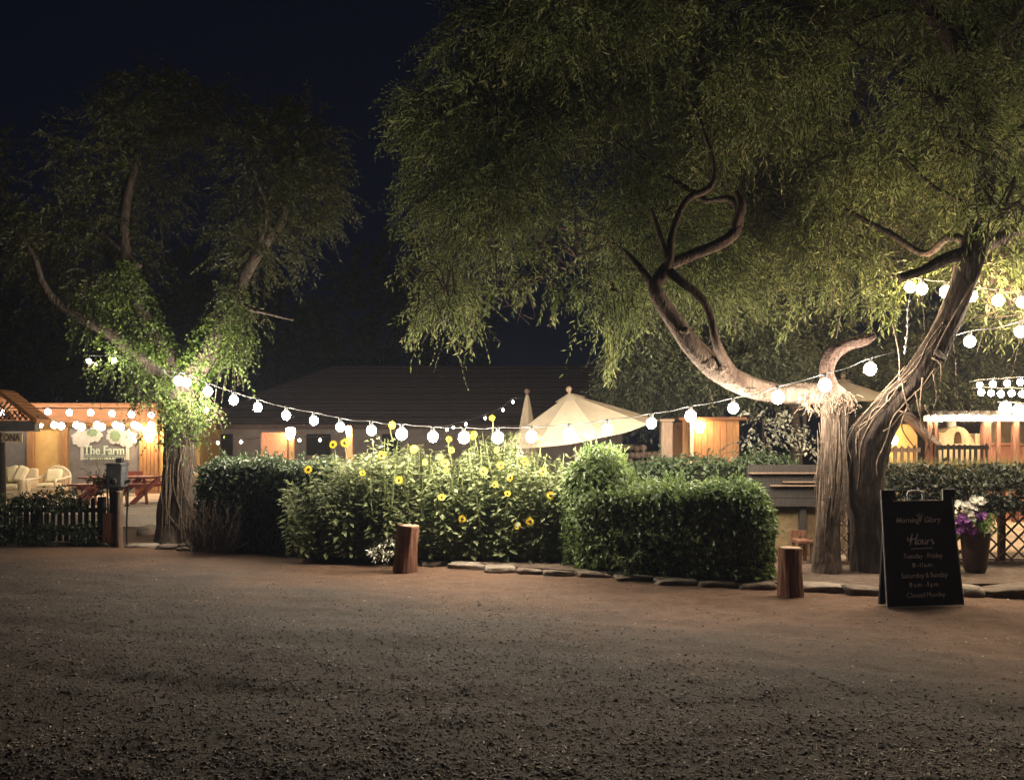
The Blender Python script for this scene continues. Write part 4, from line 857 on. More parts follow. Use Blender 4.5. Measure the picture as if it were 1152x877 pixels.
# serifs
for px in (97.2, 99.6, 116, 117.6): lt.box(XZ(px, Ys) - .03, XZ(px, Ys) + .03, Ys - .044, Ys - .024, ZZ(511.4, Ys), ZZ(511, Ys) + .012)
lt.box(XZ(95, Ys), XZ(141, Ys), Ys - .03, Ys - .02, ZZ(512.9, Ys), ZZ(512.4, Ys))
text_mb(lt, 'AT SOUTH MOUNTAIN', .085, (XZ(118, Ys), Ys - .034, ZZ(516.8, Ys)), (1, 0, 0), (0, 0, 1), width=1.06, ext=.01, bold=.002); part('lettering', lt, mat('pale_green_lettering', (.40, .50, .42), (.48, .58, .5)), t)
# porch at the far side
Yp = 18.2; t = thing('tiled_porch', 'porch with a sloping tiled roof and dark beam at the building end', 'porch', (XZ(10, Yp), Yp, .21)); x = lambda p: XZ(p, Yp); z = lambda p: ZZ(p, Yp)
tl = MB(); a = np.array([x(2), z(438)]); b = np.array([x(44), z(471)]); d = b - a; nn = np.array([d[1], -d[0]]) / np.linalg.norm(d)
for k in range(9):
    f0, f1 = k / 9, (k + 1) / 9 + .03; p0, p1 = a + d * f0, a + d * f1; tl.add([(p0[0], Yp - .15, p0[1]), (p1[0], Yp - .15, p1[1] + .015), (p1[0], Yp + .45, p1[1] + .015), (p0[0], Yp + .45, p0[1]), (p0[0], Yp - .15, p0[1] - .10), (p1[0], Yp - .15, p1[1] - .085), (p1[0], Yp + .45, p1[1] - .085), (p0[0], Yp + .45, p0[1] - .10)],
                                                                [(0, 1, 2, 3), (7, 6, 5, 4), (4, 5, 1, 0), (5, 6, 2, 1), (6, 7, 3, 2), (7, 4, 0, 3)])
a2 = np.array([x(2), z(438)]); b2_ = np.array([x(-60), z(486)])
tl.add([(a2[0], Yp - .15, a2[1]), (b2_[0], Yp - .15, b2_[1]), (b2_[0], Yp + .45, b2_[1]), (a2[0], Yp + .45, a2[1]), (a2[0], Yp - .15, a2[1] - .1), (b2_[0], Yp - .15, b2_[1] - .1), (b2_[0], Yp + .45, b2_[1] - .1), (a2[0], Yp + .45, a2[1] - .1)], [(0, 3, 2, 1), (4, 5, 6, 7), (0, 1, 5, 4), (2, 3, 7, 6), (1, 2, 6, 5), (3, 0, 4, 7)])
part('tiled_roof', tl, M_tile, t)
part('beam', MB().box(x(-70), x(42), Yp - .1, Yp + .12, z(485), z(473)), mat('grey_beam', (.09, .088, .09), (.14, .135, .135), 8), t, bevel=.01)
lt = MB()
for k in range(14):
    xa = x(-40 + k * 6); f = 1. if k < 7 else .5 if k < 11 else .22; zt = z(472 - 20 * f)
    lt.bar((xa, Yp + .05, z(472)), (xa + .32 * f, Yp + .05, zt), .035, .02); lt.bar((xa + .32 * f, Yp + .028, z(472)), (xa, Yp + .028, zt), .035, .02)
part('lattice_screen', lt, M_wooddark, t)
part('post', MB().tube([(x(2), Yp, .0), (x(1.5), Yp, 1.0), (x(1), Yp, z(486))], .085, 14, .2, .08), M_wooddark, t, smooth=True)
# porch sign
Ya = Yp - .06; t = thing('porch_sign', 'cream sign reading Arizona hanging below the porch beam', 'sign', (XZ(6, Ya), Ya, ZZ(497, Ya))); part('board', MB().box(XZ(-16, Ya), XZ(25.2, Ya), Ya - .012, Ya + .015, ZZ(497.3, Ya), ZZ(486.8, Ya)), mat('cream_board', (.6, .5, .33), (.68, .58, .4)), t, bevel=.004)
lt = MB(); text_mb(lt, 'ARIZONA', .20, (XZ(4.6, Ya), Ya - .018, ZZ(495.6, Ya)), (1, 0, 0), (0, 0, 1), width=.68, ext=.004, bold=.004); part('lettering', lt, mat('brown_lettering', (.13, .085, .05), (.17, .11, .07)), t)
# furniture on the patio
def pz(y, Y): return ZZ(y, Y)
Yq = 20.6; x = lambda p: XZ(p, Yq); t = thing('patio_sofa', 'cream cushioned wicker sofa on the patio under the porch sign', 'sofa', (x(12), Yq, .21))
part('frame', MB().box(x(-18), x(34), Yq - .35, Yq + .35, .25, .45).box(x(-18), x(34), Yq + .25, Yq + .4, .45, .92).box(x(30), x(35), Yq - .36, Yq + .36, .25, .70).box(x(-19), x(-14), Yq - .36, Yq + .36, .25, .70), M_wicker, t, bevel=.03)
lg = [MB().box(x(p) - .03, x(p) + .03, Yq + q - .03, Yq + q + .03, .21, .26) for p in (-17, 33) for q in (-.3, .3)]
for l in lg: part('leg', l, M_wicker, t)
for a, b in ((-13, 8), (8.5, 29.5)): part('seat_cushion', MB().box(x(a), x(b), Yq - .36, Yq + .22, .455, .58), M_cushion, t, bevel=.04)
for a, b, tw in ((-10, 5, .3), (6, 20, -.25), (17, 29, .35)): part('pillow', MB().obox((x((a + b) / 2), Yq + .08 - .03 * a / 10, .80), (x(b) - x(a), .14, .38), np.array(Matrix.Rotation(tw, 3, 'Y') @ Matrix.Rotation(-.25, 3, 'X'))), M_cushion, t, bevel=.06)
Yq = 20.4; x = lambda p: XZ(p, Yq); t = thing('wicker_armchair', 'round backed cream wicker armchair before the mustard wall', 'armchair', (x(56), Yq, .21))
bk = MB(); n = 14
for k in range(n): a0 = k / (n - 1); bk.bar((x(42) + a0 * (x(70) - x(42)), Yq + .3, .5), (x(42) + a0 * (x(70) - x(42)), Yq + .36, .74 + .22 * math.sin(math.pi * (.12 + .76 * a0))), .022, .022)
bk.tube([(x(41), Yq + .3, .5), (x(42), Yq + .36, .78), (x(48), Yq + .37, .92), (x(56), Yq + .37, .97), (x(64), Yq + .37, .92), (x(70), Yq + .36, .78), (x(71), Yq + .3, .5)], .03, 8, .05); part('backrest', bk, M_wicker, t)
part('seat', MB().box(x(42), x(70), Yq - .3, Yq + .3, .42, .50), M_wicker, t, bevel=.02); part('cushion', MB().box(x(46), x(66), Yq - .28, Yq + .2, .505, .6).obox((x(56), Yq + .22, .76), (.36, .12, .30), np.array(Matrix.Rotation(-.2, 3, 'X'))), M_cushion, t, bevel=.04)
for s_ in (40, 71): part('armrest', MB().tube([(x(s_), Yq - .32, .42), (x(s_), Yq - .34, .66), (x(s_), Yq, .70), (x(s_), Yq + .34, .74)], .03, 8, .06), M_wicker, t)
for p in (42, 70):
    for q in (-.28, .28): part('leg', MB().tube([(x(p), Yq + q, .21), (x(p), Yq + q, .43)], .025, 8, .1), M_wicker, t)
def picnic(pxa, pxb, Y, label, ztop=.21 + .72):
    xa, xb = XZ(pxa, Y), XZ(pxb, Y); t = thing('picnic_table', label, 'picnic table', ((xa + xb) / 2, Y, .21), 'red picnic tables on the patio')
    tp_ = MB()
    for k in range(5): tp_.box(xa, xb, Y - .37 + k * .15, Y - .37 + k * .15 + .14, ztop - .04, ztop)
    part('tabletop', tp_, M_redwood, t)
    for s_ in (-1, 1): part('bench', MB().box(xa, xb, Y + s_ * .72 - .13, Y + s_ * .72 + .13, .21 + .41, .21 + .45), M_redwood, t)
    for q in (xa + .16, xb - .16):
        part('leg_frame', MB().bar((q - .16, Y - .6, .21), (q + .16, Y + .12, ztop - .045), .05, .09).bar((q + .16, Y - .55, .21), (q - .16, Y + .05, ztop - .045), .05, .09).bar((q, Y - .75, .21 + .37), (q, Y + .75, .21 + .37), .04, .08), M_redwood, t)
picnic(139, 177, 19.6, 'red picnic table with crossed legs beside the plank panel', .21 + .36 + .22)
picnic(97, 121, 19.4, 'red picnic table half hidden behind the gate post box', .21 + .36 + .22)
Yq = 22.2; t = thing('wall_bench', 'narrow red backed bench against the grey screen', 'bench', (XZ(148, Yq), Yq, .21)); part('seat', MB().box(XZ(138, Yq), XZ(158, Yq), Yq - .2, Yq + .15, .55, .60), M_redwood, t); part('backrest', MB().box(XZ(138, Yq), XZ(158, Yq), Yq + .1, Yq + .16, .62, .80), M_redwood, t)
for p in (139, 157): part('leg', MB().box(XZ(p, Yq) - .03, XZ(p, Yq) + .03, Yq - .18, Yq + .1, .21, .55), M_redwood, t)
Yq = 19.9; t = thing('low_table', 'low pale wooden table beside the wicker armchair', 'table', (XZ(90, Yq), Yq, .21)); part('tabletop', MB().box(XZ(82, Yq), XZ(99, Yq), Yq - .25, Yq + .25, .56, .60), M_wicker, t, bevel=.01)
for p in (83.5, 97.5):
    for q in (-.2, .2): part('leg', MB().box(XZ(p, Yq) - .025, XZ(p, Yq) + .025, Yq + q - .025, Yq + q + .025, .21, .56), M_wicker, t)

# ================================================================== PICKET FENCE AND GATE POST BOX
def pickets(name, label, pts, step, h, w, th, m, rails, seed, hv=.03, pointed=True, posts=None, vine=None, base=0.):
    pts = np.array(pts); t = thing(name, label, 'fence', (*pts.mean(0)[:2], base)); r = np.random.default_rng(seed); mb = MB(); d = np.linalg.norm(np.diff(pts, axis=0), axis=1); L = np.concatenate([[0], np.cumsum(d)])
    s_ = np.arange(0, L[-1], step); px_ = np.interp(s_, L, pts[:, 0]); py_ = np.interp(s_, L, pts[:, 1])
    for a, b in zip(px_, py_):
        hh = h + r.normal(0, hv); o = [(a - w / 2, base - .02), (a + w / 2, base - .02), (a + w / 2 + r.normal(0, .006), base + hh - (w * .6 if pointed else 0)), (a + r.normal(0, .006), base + hh), (a - w / 2 + r.normal(0, .006), base + hh - (w * .6 if pointed else 0))]
        mb.prism(o, b - th / 2, b + th / 2)
    part('pickets', mb, m, t)
    for z in rails:
        rb = MB()
        for k in range(len(pts) - 1): rb.bar((*pts[k][:2] + [0, th / 2 + .02], base + z), (*pts[k + 1][:2] + [0, th / 2 + .02], base + z), .035, .07, up=(0, 0, 1))
        part('rail', rb, m, t)
    for (x_, y_, hp) in posts or (): part('post', MB().box(x_ - .05, x_ + .05, y_ + .03, y_ + .13, base, base + hp), m, t, bevel=.008)
    return t
fp = [G(-60, 611), G(118, 612)]
tf = pickets('picket_fence', 'dark weathered picket fence overgrown with creepers before the patio', fp, .105, .68, .065, .02, M_wooddark, (.22, .52), 3, .03, True, [(XZ(40, 13.55), 13.55, .7), (XZ(112, 13.55), 13.55, .72)])
cv = MB(); r = np.random.default_rng(12); n = 2600; xx = r.uniform(XZ(2, 13.5), XZ(112, 13.5), n); zz = .05 + .62 * r.random(n) ** 1.3; k = fbm(np.stack([xx * 2.2, zz * 3, 0 * xx], -1), 6, 3); kk = (k > .36 + .15 * (zz > .34) - .22 * (zz > .55) + .1 * np.clip((xx - XZ(70, 13.5)) / 1., -1, 1)); xx, zz = xx[kk], zz[kk]; n = len(xx)
surfleaves(cv, np.stack([xx, 13.42 + r.normal(0, .06, n), zz], -1), np.tile([0, -1., .3], (n, 1)), 5, (.04, .07), .6, .04, .4)
crown(cv, [[XZ(x_, 13.5), 13.5, .70, .3, .12, .06, 1] for x_ in (25, 45, 65)] + [[XZ(75, 13.5), 13.5, .78, .12, .1, .12, .6]], 140, 97, (.04, .07), .5, (.1, .28), .3, 7, .2, 2.); single('creeper', cv, [M_hedged, M_bark_dark], 'dark leafy creeper covering most of the picket fence', 'creeper')
Yg = 13.3; gx_ = lambda p: XZ(p, Yg); gz_ = lambda p: ZZ(p, Yg)
t = thing('gate_post', 'pale split wooden gate post beside the picket fence', 'post', (gx_(134), Yg, 0)); part('shaft', MB().tube([(gx_(134), Yg, -.03), (gx_(134), Yg, .5), (gx_(134.5), Yg, gz_(552))], .052, 12, .03, .2, 3), M_wood, t, smooth=True)
part('gate_panel', MB().box(gx_(116), gx_(129), Yg - .01, Yg + .03, .05, gz_(577)), M_woodred, t, bevel=.005)
part('latch_rod', MB().tube([(gx_(141), Yg + .05, 0), (gx_(141), Yg + .05, .4), (gx_(143), Yg + .05, gz_(549))], .014, 8, .1).tube([(gx_(139), Yg + .05, gz_(569)), (gx_(144), Yg + .05, gz_(568))], .012, 6, .1), M_wooddark, t)
t = thing('post_box', 'dark weathered box on a short post by the gate', 'post box', (gx_(127), Yg + .12, 0)); M_dgrey = mat('dark_weathered_metal', (.035, .037, .042), (.085, .085, .09), 16, .6, .003)
part('box', MB().prism([(gx_(119.5), gz_(548)), (gx_(136.5), gz_(548)), (gx_(137), gz_(523)), (gx_(119), gz_(523))], Yg + .0, Yg + .24), M_dgrey, t, bevel=.012)
part('lid', MB().prism([(gx_(117.5), gz_(523)), (gx_(138), gz_(523)), (gx_(135), gz_(520.5)), (gx_(121), gz_(520.5))], Yg - .03, Yg + .27), M_dgrey, t, bevel=.006)
part('post', MB().box(gx_(121), gx_(132), Yg + .05, Yg + .19, 0, gz_(548)), M_wooddark, t, bevel=.008); part('chimney', MB().box(gx_(127), gx_(134), Yg + .08, Yg + .18, gz_(520.5), gz_(515)), M_wooddark, t, bevel=.004)
part('front_panel', MB().lathe([(.05, -.004), (.055, .0), (.05, .012), (.012, .014)], (gx_(127), 0, 0), 16).V and MB().ball((gx_(128), Yg - .005, gz_(541)), .05, 2, scale=(1, .25, 1)), M_wooddark, t, smooth=True)
for s_ in (-1, 1): part('arm', MB().bar((gx_(128) + s_ * .10, Yg + .12, gz_(543)), (gx_(128) + s_ * .2, Yg + .12, gz_(541)), .04, .05), M_wooddark, t)
sp = MB(); c = np.array([gx_(113), Yg + .25, 0.0]); sp.tube([c, c + [0, 0, .6], c + [-.03, 0, 1.0]], [.02, .015, .006], 6, .1, m=1)
crown(sp, [[c[0], c[1], .82, .12, .12, .16, 1], [c[0] - .1, c[1], 1.0, .08, .08, .1, .5]], 60, 98, (.05, .09), .4, (.12, .3), -.2, 6, .1, 2.); single('leafy_sapling', sp, [M_hedged, M_bark_dark], 'small leafy sapling growing behind the box at the gate', 'sapling')

# ================================================================== MIDDLE BACKGROUND BUILDING, LAMP PIERS
Yr = 25.; x = lambda p: XZ(p, Yr); t = thing('long_building', 'long low building with a shingled hip roof in the dark beyond the string', 'building', (x(420), Yr + 3, .1))
part('wall', MB().box(x(208), x(700), Yr, Yr + 6, .0, ZZ(480, Yr)), mat('dim_plaster', (.22, .19, .18), (.30, .26, .25), 5), t)
e0, e1 = np.array([x(200), Yr - .4, ZZ(478, Yr)]), np.array([x(712), Yr - .4, ZZ(478, Yr)]); r0, r1 = P(376, 411, 31), P(690, 411, 31); b0, b1_ = np.array([x(200), 37, ZZ(478, Yr)]), np.array([x(712), 37, ZZ(478, Yr)])
V = [e0, e1, r1, r0, b1_, b0]
for k in range(30):                                            # shingle courses on the front slope
    f0, f1 = k / 30, (k + 1) / 30; q = [e0 + (r0 - e0) * f0, e1 + (r1 - e1) * f0, e1 + (r1 - e1) * f1, e0 + (r0 - e0) * f1]; up = np.array([0, -.008, .016]) * (.35 + .9 * ((k * 37) % 11) / 11); o3 = [q[0] + up * 1.3, q[1] + up * 1.3, q[2] + up * .25, q[3] + up * .25]
    part('shingle_course', MB().add(q + o3, [(4, 5, 6, 7), (0, 1, 5, 4), (1, 2, 6, 5), (3, 0, 4, 7)]), M_roof, t)
part('roof', MB().add(V + [v - np.array([0, 0, .12]) for v in V], [(0, 1, 2, 3), (1, 4, 2), (4, 5, 3, 2), (5, 0, 3), (6, 9, 8, 7), (0, 6, 7, 1), (1, 7, 10, 4), (5, 11, 6, 0), (4, 10, 11, 5)]), M_roof, t)
for a, b in ((232, 262), (345, 372), (430, 450)): part('window', MB().box(x(a), x(b), Yr - .04, Yr - .004, ZZ(512, Yr), ZZ(488, Yr)), M_wooddark, t)
Yo = 16.6; t = thing('lamp_pier', 'terracotta wall pier carrying a glowing lamp behind the dark low hedge', 'pier', (XZ(308, Yo), Yo, 0)); part('pier', MB().box(XZ(293, Yo), XZ(323, Yo), Yo, Yo + .4, 0, ZZ(486, Yo)), M_terra, t, bevel=.02); part('column', MB().tube([(XZ(328, Yo), Yo, 0), (XZ(328, Yo), Yo, ZZ(492, Yo))], .06, 12, .2), M_woodorange, t)
sconce(327, 488, Yo - .12, 'glowing lamp on the terracotta pier', .20, .09)
Yo = 15.2; t = thing('lamp_post', 'narrow orange wooden lamp post among the sunflower tops', 'lamp post', (XZ(393, Yo), Yo, 0)); part('post', MB().box(XZ(389.5, Yo), XZ(396.5, Yo), Yo, Yo + .1, 0, ZZ(487, Yo)), M_woodorange, t, bevel=.006); part('lamp', MB().lathe([(.03, -.07), (.05, .0), (.045, .07), (.02, .09)], (XZ(393, Yo), Yo - .06, ZZ(485, Yo)), 12), M_lamp, t, smooth=True)
# ================================================================== CENTRE PATIO: POSTS, SHED, RAILS
Yo = 12.9; t = thing('timber_post', 'thick dark timber post behind the clipped hedge near the umbrella tip', 'post', (XZ(750, Yo), Yo, 0)); part('shaft', MB().box(XZ(744, Yo), XZ(757, Yo), Yo, Yo + .16, 0, ZZ(474, Yo)), M_wood, t, bevel=.012); part('cap', MB().box(XZ(742.5, Yo), XZ(758.5, Yo), Yo - .02, Yo + .18, ZZ(474, Yo), ZZ(471, Yo)), M_wood, t, bevel=.008)
Yo = 14.6; xx_ = lambda p: XZ(p, Yo); t = thing('board_shed', 'wooden shed of vertical boards lit by a warm lamp', 'shed', (xx_(800), Yo + .5, .1)); bd = MB()
r = np.random.default_rng(2)
for k in range(9): a = 768 + k * 7.1; bd.box(xx_(a), xx_(a + 6.7), Yo + r.uniform(0, .012), Yo + .06, .1, ZZ(473, Yo))
bd.box(xx_(768), xx_(832), Yo + .065, Yo + 1.6, .1, ZZ(474, Yo)); part('wall', bd, M_woodorange, t)
part('roof', MB().box(xx_(762), xx_(838), Yo - .14, Yo + 1.8, ZZ(472.6, Yo), ZZ(469, Yo)), M_brown, t, bevel=.01); part('pale_corner_post', MB().box(xx_(775), xx_(779), Yo - .10, Yo - .02, .1, ZZ(474, Yo)), M_wicker, t, bevel=.006)
sconce(787, 481, Yo - .16, 'amber lamp hanging on the board shed', .16, .085)
for (xa, label, sd_) in ((722, 'pile of split firewood logs beyond the umbrella tip', 5),):
    t = thing('firewood_pile', label, 'firewood', (XZ(715, 14.4), 14.4, .1)); r = np.random.default_rng(sd_)
    for k in range(26):
        px_ = 694 + (k % 7) * 7 + r.normal(0, 1); py_ = 528 - (k // 7) * 8 + r.normal(0, 1); c = P(px_, py_, 14.4); part('log', MB().tube([c - [0, .25, 0], c + [r.normal(0, .03), .25, 0]], r.uniform(.045, .06), 9, .2, .1, k), M_bark_pale, t, smooth=True)
    part('stand', MB().box(XZ(688, 14.4), XZ(742, 14.4), 14.2, 14.6, .1, ZZ(534, 14.4)), M_wooddark, t)
# dark rail fence and mud wall near the pale trunk
Yo = 11.7; t = thing('rail_fence', 'dark brown plank fence with pale top rails between hedge and pale trunk', 'fence', (XZ(890, Yo), Yo, 0)); bd = MB(); xf = lambda p: XZ(p, Yo)
for k in range(5): bd.box(xf(842), xf(965), Yo, Yo + .04, .72 + k * .11, .72 + k * .11 + .105)
part('planks', bd, M_wooddark, t)
for y_, a in ((531, 842), (541, 880), (545, 866)): part('rail', MB().box(xf(a), xf(960), Yo - .06, Yo - .003, ZZ(y_ + 1.6, Yo), ZZ(y_, Yo)), M_wood, t)
for p in (846, 905, 962): part('post', MB().box(xf(p) - .04, xf(p) + .04, Yo + .043, Yo + .12, 0, 1.25), M_wooddark, t)
single('mud_wall', MB().box(xf(868), xf(962), Yo + .13, Yo + .5, 0, .70), M_dirtwall, 'low tan mud wall behind the upright log bollard', 'wall', bevel=.03)
Yo = 11.2; t = thing('red_chair', 'small red wooden chair by the foot of the mud wall', 'chair', (XZ(901, Yo), Yo, 0)); xc = lambda p: XZ(p, Yo)
part('seat', MB().box(xc(894), xc(911), Yo - .16, Yo + .16, .30, .34), M_woodred, t, bevel=.006); part('backrest', MB().box(xc(894), xc(911), Yo + .14, Yo + .17, .36, .44).box(xc(895), xc(897.5), Yo + .14, Yo + .17, .34, .36).box(xc(907.5), xc(910), Yo + .14, Yo + .17, .34, .36), M_woodred, t)
for p in (895.5, 909.5):
    for q in (-.13, .13): part('leg', MB().box(xc(p) - .018, xc(p) + .018, Yo + q - .018, Yo + q + .018, .05, .30), M_woodred, t)
# ================================================================== LATTICE FENCE, VINES, POT
Yo = 11.0; xf = lambda p: XZ(p, Yo); t = thing('lattice_fence', 'brown diamond lattice fence behind the chalkboard sign and flower pot', 'fence', (xf(1060), Yo, 0)); z0, z1 = .06 + .04, .86; d = .128
lw = MB(); h = z1 - z0; xa, xb = xf(942), xf(1240)
for k in range(int((xb - xa + h) / (d * 1.414)) + 1):
    s0 = xa - h + k * d * 1.414
    for dr in (1, -1):
        p0, p1 = [s0, z0], [s0 + h, z1]
        if p0[0] < xa: p0 = [xa, z0 + (xa - s0)]
        if p1[0] > xb: p1 = [xb, z0 + (xb - s0)]
        if p1[1] - p0[1] < .03: continue
        if dr < 0: p0, p1 = [p0[0], z1 + z0 - p0[1]], [p1[0], z1 + z0 - p1[1]]
        lw.bar((p0[0], Yo + .007 * dr, p0[1]), (p1[0], Yo + .007 * dr, p1[1]), .036, .012, up=(0, 1, 0)) if 0 else lw.bar((p0[0], Yo + .007 * dr, p0[1]), (p1[0], Yo + .007 * dr, p1[1]), .012, .036, up=(0, 1, 0))
part('lattice', lw, M_wood, t)
for a, b in ((z0 - .05, z0), (z1, z1 + .04)): part('rail', MB().box(xa, xb, Yo - .03, Yo + .03, a, b), M_wood, t)
for p in (958, 1045, 1130, 1215): part('post', MB().box(xf(p) - .035, xf(p) + .035, Yo + .035, Yo + .1, 0, 1.25), M_wood, t)
vh = MB(); r = np.random.default_rng(44); n = 6000; xx = r.uniform(xf(985), xf(1235), n); low = .70 - .25 * np.clip((xx - xf(1060)) / 1.0, -1, .4) * 0; zz = r.uniform(.60, 1.30, n)
k = fbm(np.stack([xx * 1.8, zz * 2.2, 0 * xx], -1), 16, 4); bot = .74 + .06 * np.clip((xx - xf(1080)) / .6, 0, 1) + (k - .45) * .5; kk = (zz > bot) & (k > .22); xx, zz = xx[kk], zz[kk]; n = len(xx)
surfleaves(vh, np.stack([xx, Yo - .05 + r.normal(0, .10, n) - .1 * np.clip(xx - xf(1085), 0, 1), zz], -1), np.tile([0, -1., .4], (n, 1)), 46, (.05, .085), .6, .05, .6)
single('fence_vine', vh, leafmat('dusky_vine_leaf', (.016, .022, .014), (.055, .065, .04), .25, .6), 'dark leafy vine draped along the top of the lattice fence', 'vine')
gr = MB(); r = np.random.default_rng(45); n = 2600; xx = r.uniform(xf(985), xf(1235), n); gr.leaves(np.stack([xx, Yo + .25 + r.normal(0, .12, n), np.full(n, 1.1)], -1), np.stack([r.normal(0, .35, n), r.normal(0, .25, n), np.ones(n)], -1), r.normal(0, 1, (n, 3)), r.uniform(.12, .32, n), .012)
gr.box(xf(980), xf(1238), Yo + .12, Yo + .55, .95, 1.13); single('planter_grass', gr, [M_grass], 'strip of dry grass growing in the trough above the lattice fence', 'grass strip')
c = np.array([XZ(1097, 10.35), 10.35, .05]); t = thing('flower_pot', 'dark planter pot of white and purple flowers beside the chalkboard sign', 'flower pot', c)
part('pot', MB().lathe([(.10, 0), (.125, .05), (.15, .3), (.16, .44), (.18, .45), (.18, .50), (.15, .50), (.145, .46), (.01, .45)], c, 22), M_pot, t, smooth=True)
lv = MB(); crown(lv, [[*(c + [0, 0, .60]), .15, .14, .09, 1]], 60, 61, (.05, .08), .5, (.08, .2), .6, 7, .1, 2.); part('foliage', lv, [M_hedge, M_stem], t)
r = np.random.default_rng(9)
def blooms(name, n, cc, sp_, size, m, pet=6):
    b = MB()
    for k in range(n):
        q = np.array(cc) + r.normal(0, 1, 3) * sp_; nr = unit(np.array([r.normal(0, .5), -1, r.uniform(0, .8)])); u = unit(np.cross(nr, [0, 0, 1.])); v = np.cross(u, nr); a = np.arange(pet) / pet * 6.283; D = np.cos(a)[:, None] * u + np.sin(a)[:, None] * v
        b.leaves(np.tile(q, (pet, 1)), D + nr * .3, np.tile(nr, (pet, 1)), size, size * .8, 0, .05)
    part(name, b, m, t)
for (hx, hy, n, s_) in ((1087, 571, 26, .045), (1101, 563, 22, .038), (1079, 566, 10, .025), (1093, 579, 10, .03)): blooms('white_bloom', n, P(hx, hy, 10.25), np.array([s_, .03, s_ * .6]), .035, M_white)
for (hx, hy, n) in ((1082, 584, 22), (1086, 594, 26), (1093, 597, 20), (1101, 582, 20), (1079, 595, 14)): blooms('purple_bloom', n, P(hx, hy, 10.22), np.array([.025, .02, .028]), .04, M_purple)
# ================================================================== FAR SIDE: PERGOLA, OVEN, SHED, PICKETS
Yo = 16.; xf = lambda p: XZ(p, Yo); t = thing('pergola', 'timber pergola with a garland lit beam over the adobe oven', 'pergola', (xf(1095), Yo + 1, .1)); part('beam', MB().box(xf(1040), xf(1230), Yo + .05, Yo + .19, ZZ(474, Yo), ZZ(467, Yo)), M_wood, t, bevel=.01)
for p, w in ((1048, .10), (1055, .06), (1113, .14), (1126, .06), (1146, .1), (1200, .12)): part('post', MB().box(xf(p) - w / 2, xf(p) + w / 2, Yo + .06, Yo + .06 + w, .1, ZZ(474, Yo)), M_woodred, t, bevel=.008)
rf = MB()
for k in range(16): a = xf(1044 + k * 12); rf.box(a, a + .07, Yo - .15, Yo + 2.2, ZZ(466.8, Yo), ZZ(462, Yo))
part('rafters', rf, M_wooddark, t)
Yv = 17.4; xv = lambda p: XZ(p, Yv); zv = lambda p: ZZ(p, Yv); t = thing('adobe_oven', 'cream adobe oven with a dark arched mouth under the pergola', 'oven', (xv(1078), Yv, .1)); ov = MB(); ax, aw, az0, az1 = xv(1077.5), xv(1082) - xv(1077.5), zv(499), zv(488)
def topz(px_): return zv(np.interp(px_, [1056, 1064, 1068, 1078, 1086, 1091, 1094, 1097], [487, 486, 482, 479.5, 482, 488, 493, 500]))
cols = list(np.linspace(1056, 1073, 6)) + list(np.linspace(1073, 1082, 9))[1:] + list(np.linspace(1082, 1097, 6))[1:]
for a, b in zip(cols[:-1], cols[1:]):
    xa_, xb_ = xv(a), xv(b); ta, tb = topz(a), topz(b)
    if 1072.9 < a and b < 1082.1:
        fa = lambda q: az0 + .10 + .14 * math.sqrt(max(0, 1 - ((xv(q) - ax) / aw) ** 2)); ov.prism([(xa_, fa(a)), (xb_, fa(b)), (xb_, tb), (xa_, ta)], Yv, Yv + .5); ov.prism([(xa_, .1), (xb_, .1), (xb_, az0), (xa_, az0)], Yv, Yv + .5)
    else: ov.prism([(xa_, .1), (xb_, .1), (xb_, tb), (xa_, ta)], Yv, Yv + .5)
part('body', ov, M_cream, t); part('mouth', MB().box(xv(1072), xv(1083), Yv + .3, Yv + .45, zv(501), zv(484)), M_board, t); part('flue', MB().lathe([(.10, 0), (.085, .15), (.05, .28), (.02, .34)], (xv(1077), Yv + .25, zv(479.8) - .04), 14), M_signw, t, smooth=True)
part('low_shoulder', MB().box(xv(1097.2), xv(1112), Yv, Yv + .4, .1, zv(487.5)), M_cream, t, bevel=.02)
Yv = 18.4; xv = lambda p: XZ(p, Yv); zv = lambda p: ZZ(p, Yv); single('cream_wall', MB().box(xv(1112), xv(1230), Yv, Yv + .25, .1, zv(472)), M_cream, 'pale plaster wall glowing behind the pergola posts', 'wall', bevel=.02)
single('roof_shelter', MB().prism([(xv(1040), zv(487)), (xv(1112), zv(487)), (xv(1112), zv(474)), (xv(1040), zv(474))], Yv + .4, Yv + 2.5), M_wooddark, 'dark boarded shelter behind the adobe oven', 'shelter')
Yv = 16.6; single('terracotta_wall', MB().box(XZ(1115, Yv), XZ(1230, Yv), Yv, Yv + .2, .1, ZZ(501, Yv)).box(XZ(1114.5, Yv), XZ(1230.5, Yv), Yv - .03, Yv + .23, ZZ(501, Yv), ZZ(498.5, Yv)), M_terra, 'low terracotta wall with a pale coping beside the pickets', 'wall', bevel=.01)
pickets('picket_fence', 'thin dark pickets silhouetted against the adobe oven', [P(1054, 520, 15.2), P(1113, 520, 15.2)], .095, ZZ(500, 15.2) - .1, .03, .02, M_wooddark, (ZZ(503, 15.2) - .1, ), 8, .012, False, base=.1)
pickets('picket_fence', 'short pale picket fence behind the leaning trunk', [P(984, 520, 14.6), P(1036, 520, 14.6)], .11, ZZ(500, 14.6) - .1, .05, .02, M_wood, (ZZ(506, 14.6) - .1,), 9, .02, True, base=.1)
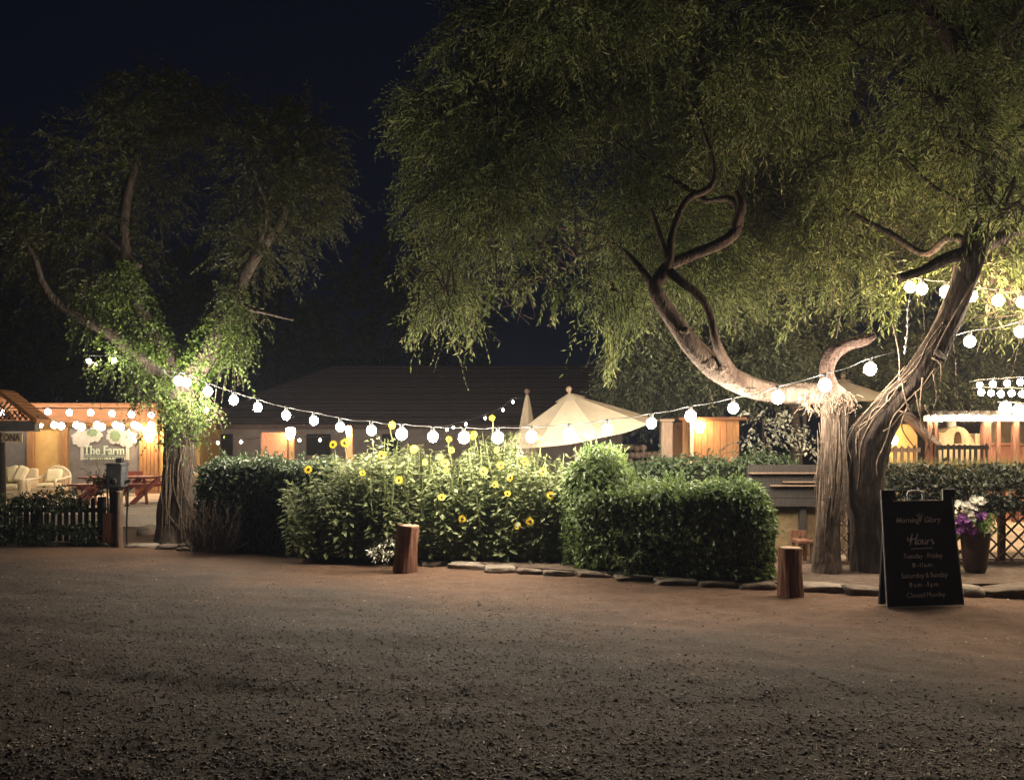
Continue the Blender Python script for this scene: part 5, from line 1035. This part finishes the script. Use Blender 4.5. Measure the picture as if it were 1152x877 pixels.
Yv = 16.2; xv = lambda p: XZ(p, Yv); zv = lambda p: ZZ(p, Yv); t = thing('gabled_hut', 'small warm lit hut with a dark pitched roof behind the leaning trunk', 'hut', (xv(1015), Yv + 1, .1)); part('wall', MB().prism([(xv(1000), .1), (xv(1032), .1), (xv(1032), zv(490)), (xv(1024), zv(477)), (xv(1008), zv(477)), (xv(1000), zv(490))], Yv, Yv + 1.5), M_adobe, t)
part('roof', MB().add([P(994, 474, Yv - .2), P(1008, 462, Yv - .2), P(1026, 464, Yv - .2), P(1064, 504, Yv - .2), P(1060, 506, Yv - .2), P(1022, 472, Yv - .2), P(1010, 470, Yv - .2), P(997, 478, Yv - .2)] + [P(994, 474, Yv - .2) + [0, 2, 0], P(1008, 462, Yv - .2) + [0, 2, 0], P(1026, 464, Yv - .2) + [0, 2, 0], P(1064, 504, Yv - .2) + [0, 2, 0], P(1060, 506, Yv - .2) + [0, 2, 0], P(1022, 472, Yv - .2) + [0, 2, 0], P(1010, 470, Yv - .2) + [0, 2, 0], P(997, 478, Yv - .2) + [0, 2, 0]],
     [tuple(range(8)), tuple(range(15, 7, -1))] + [(k, k + 8, (k + 1) % 8 + 8, (k + 1) % 8) for k in range(8)]), M_roof, t); sd = part('side_wall', MB().box(xv(1033), xv(1058), Yv + .1, Yv + 1.5, .1, zv(494)), M_wooddark, t)
sconce(1006, 496, Yv - .25, 'amber lamp before the small hut', .14, .06)

# ================================================================== THIN AIR VOLUME ADDED FOR BULB GLOW
m = bpy.data.materials.new('bulb_glow_air'); m.use_nodes = True; nt = m.node_tree; nt.nodes.remove(nt.nodes['Principled BSDF'])
pv = nt.nodes.new('ShaderNodeVolumePrincipled'); pv.inputs['Color'].default_value = (.62, .74, 1, 1); pv.inputs['Density'].default_value = GLOW_HAZE; pv.inputs['Anisotropy'].default_value = .2
nt.links.new(pv.outputs[0], nt.nodes['Material Output'].inputs['Volume'])
single('glow_haze', MB().box(-420, 420, -30, 420, -1.2, 40), m, kind='stuff')
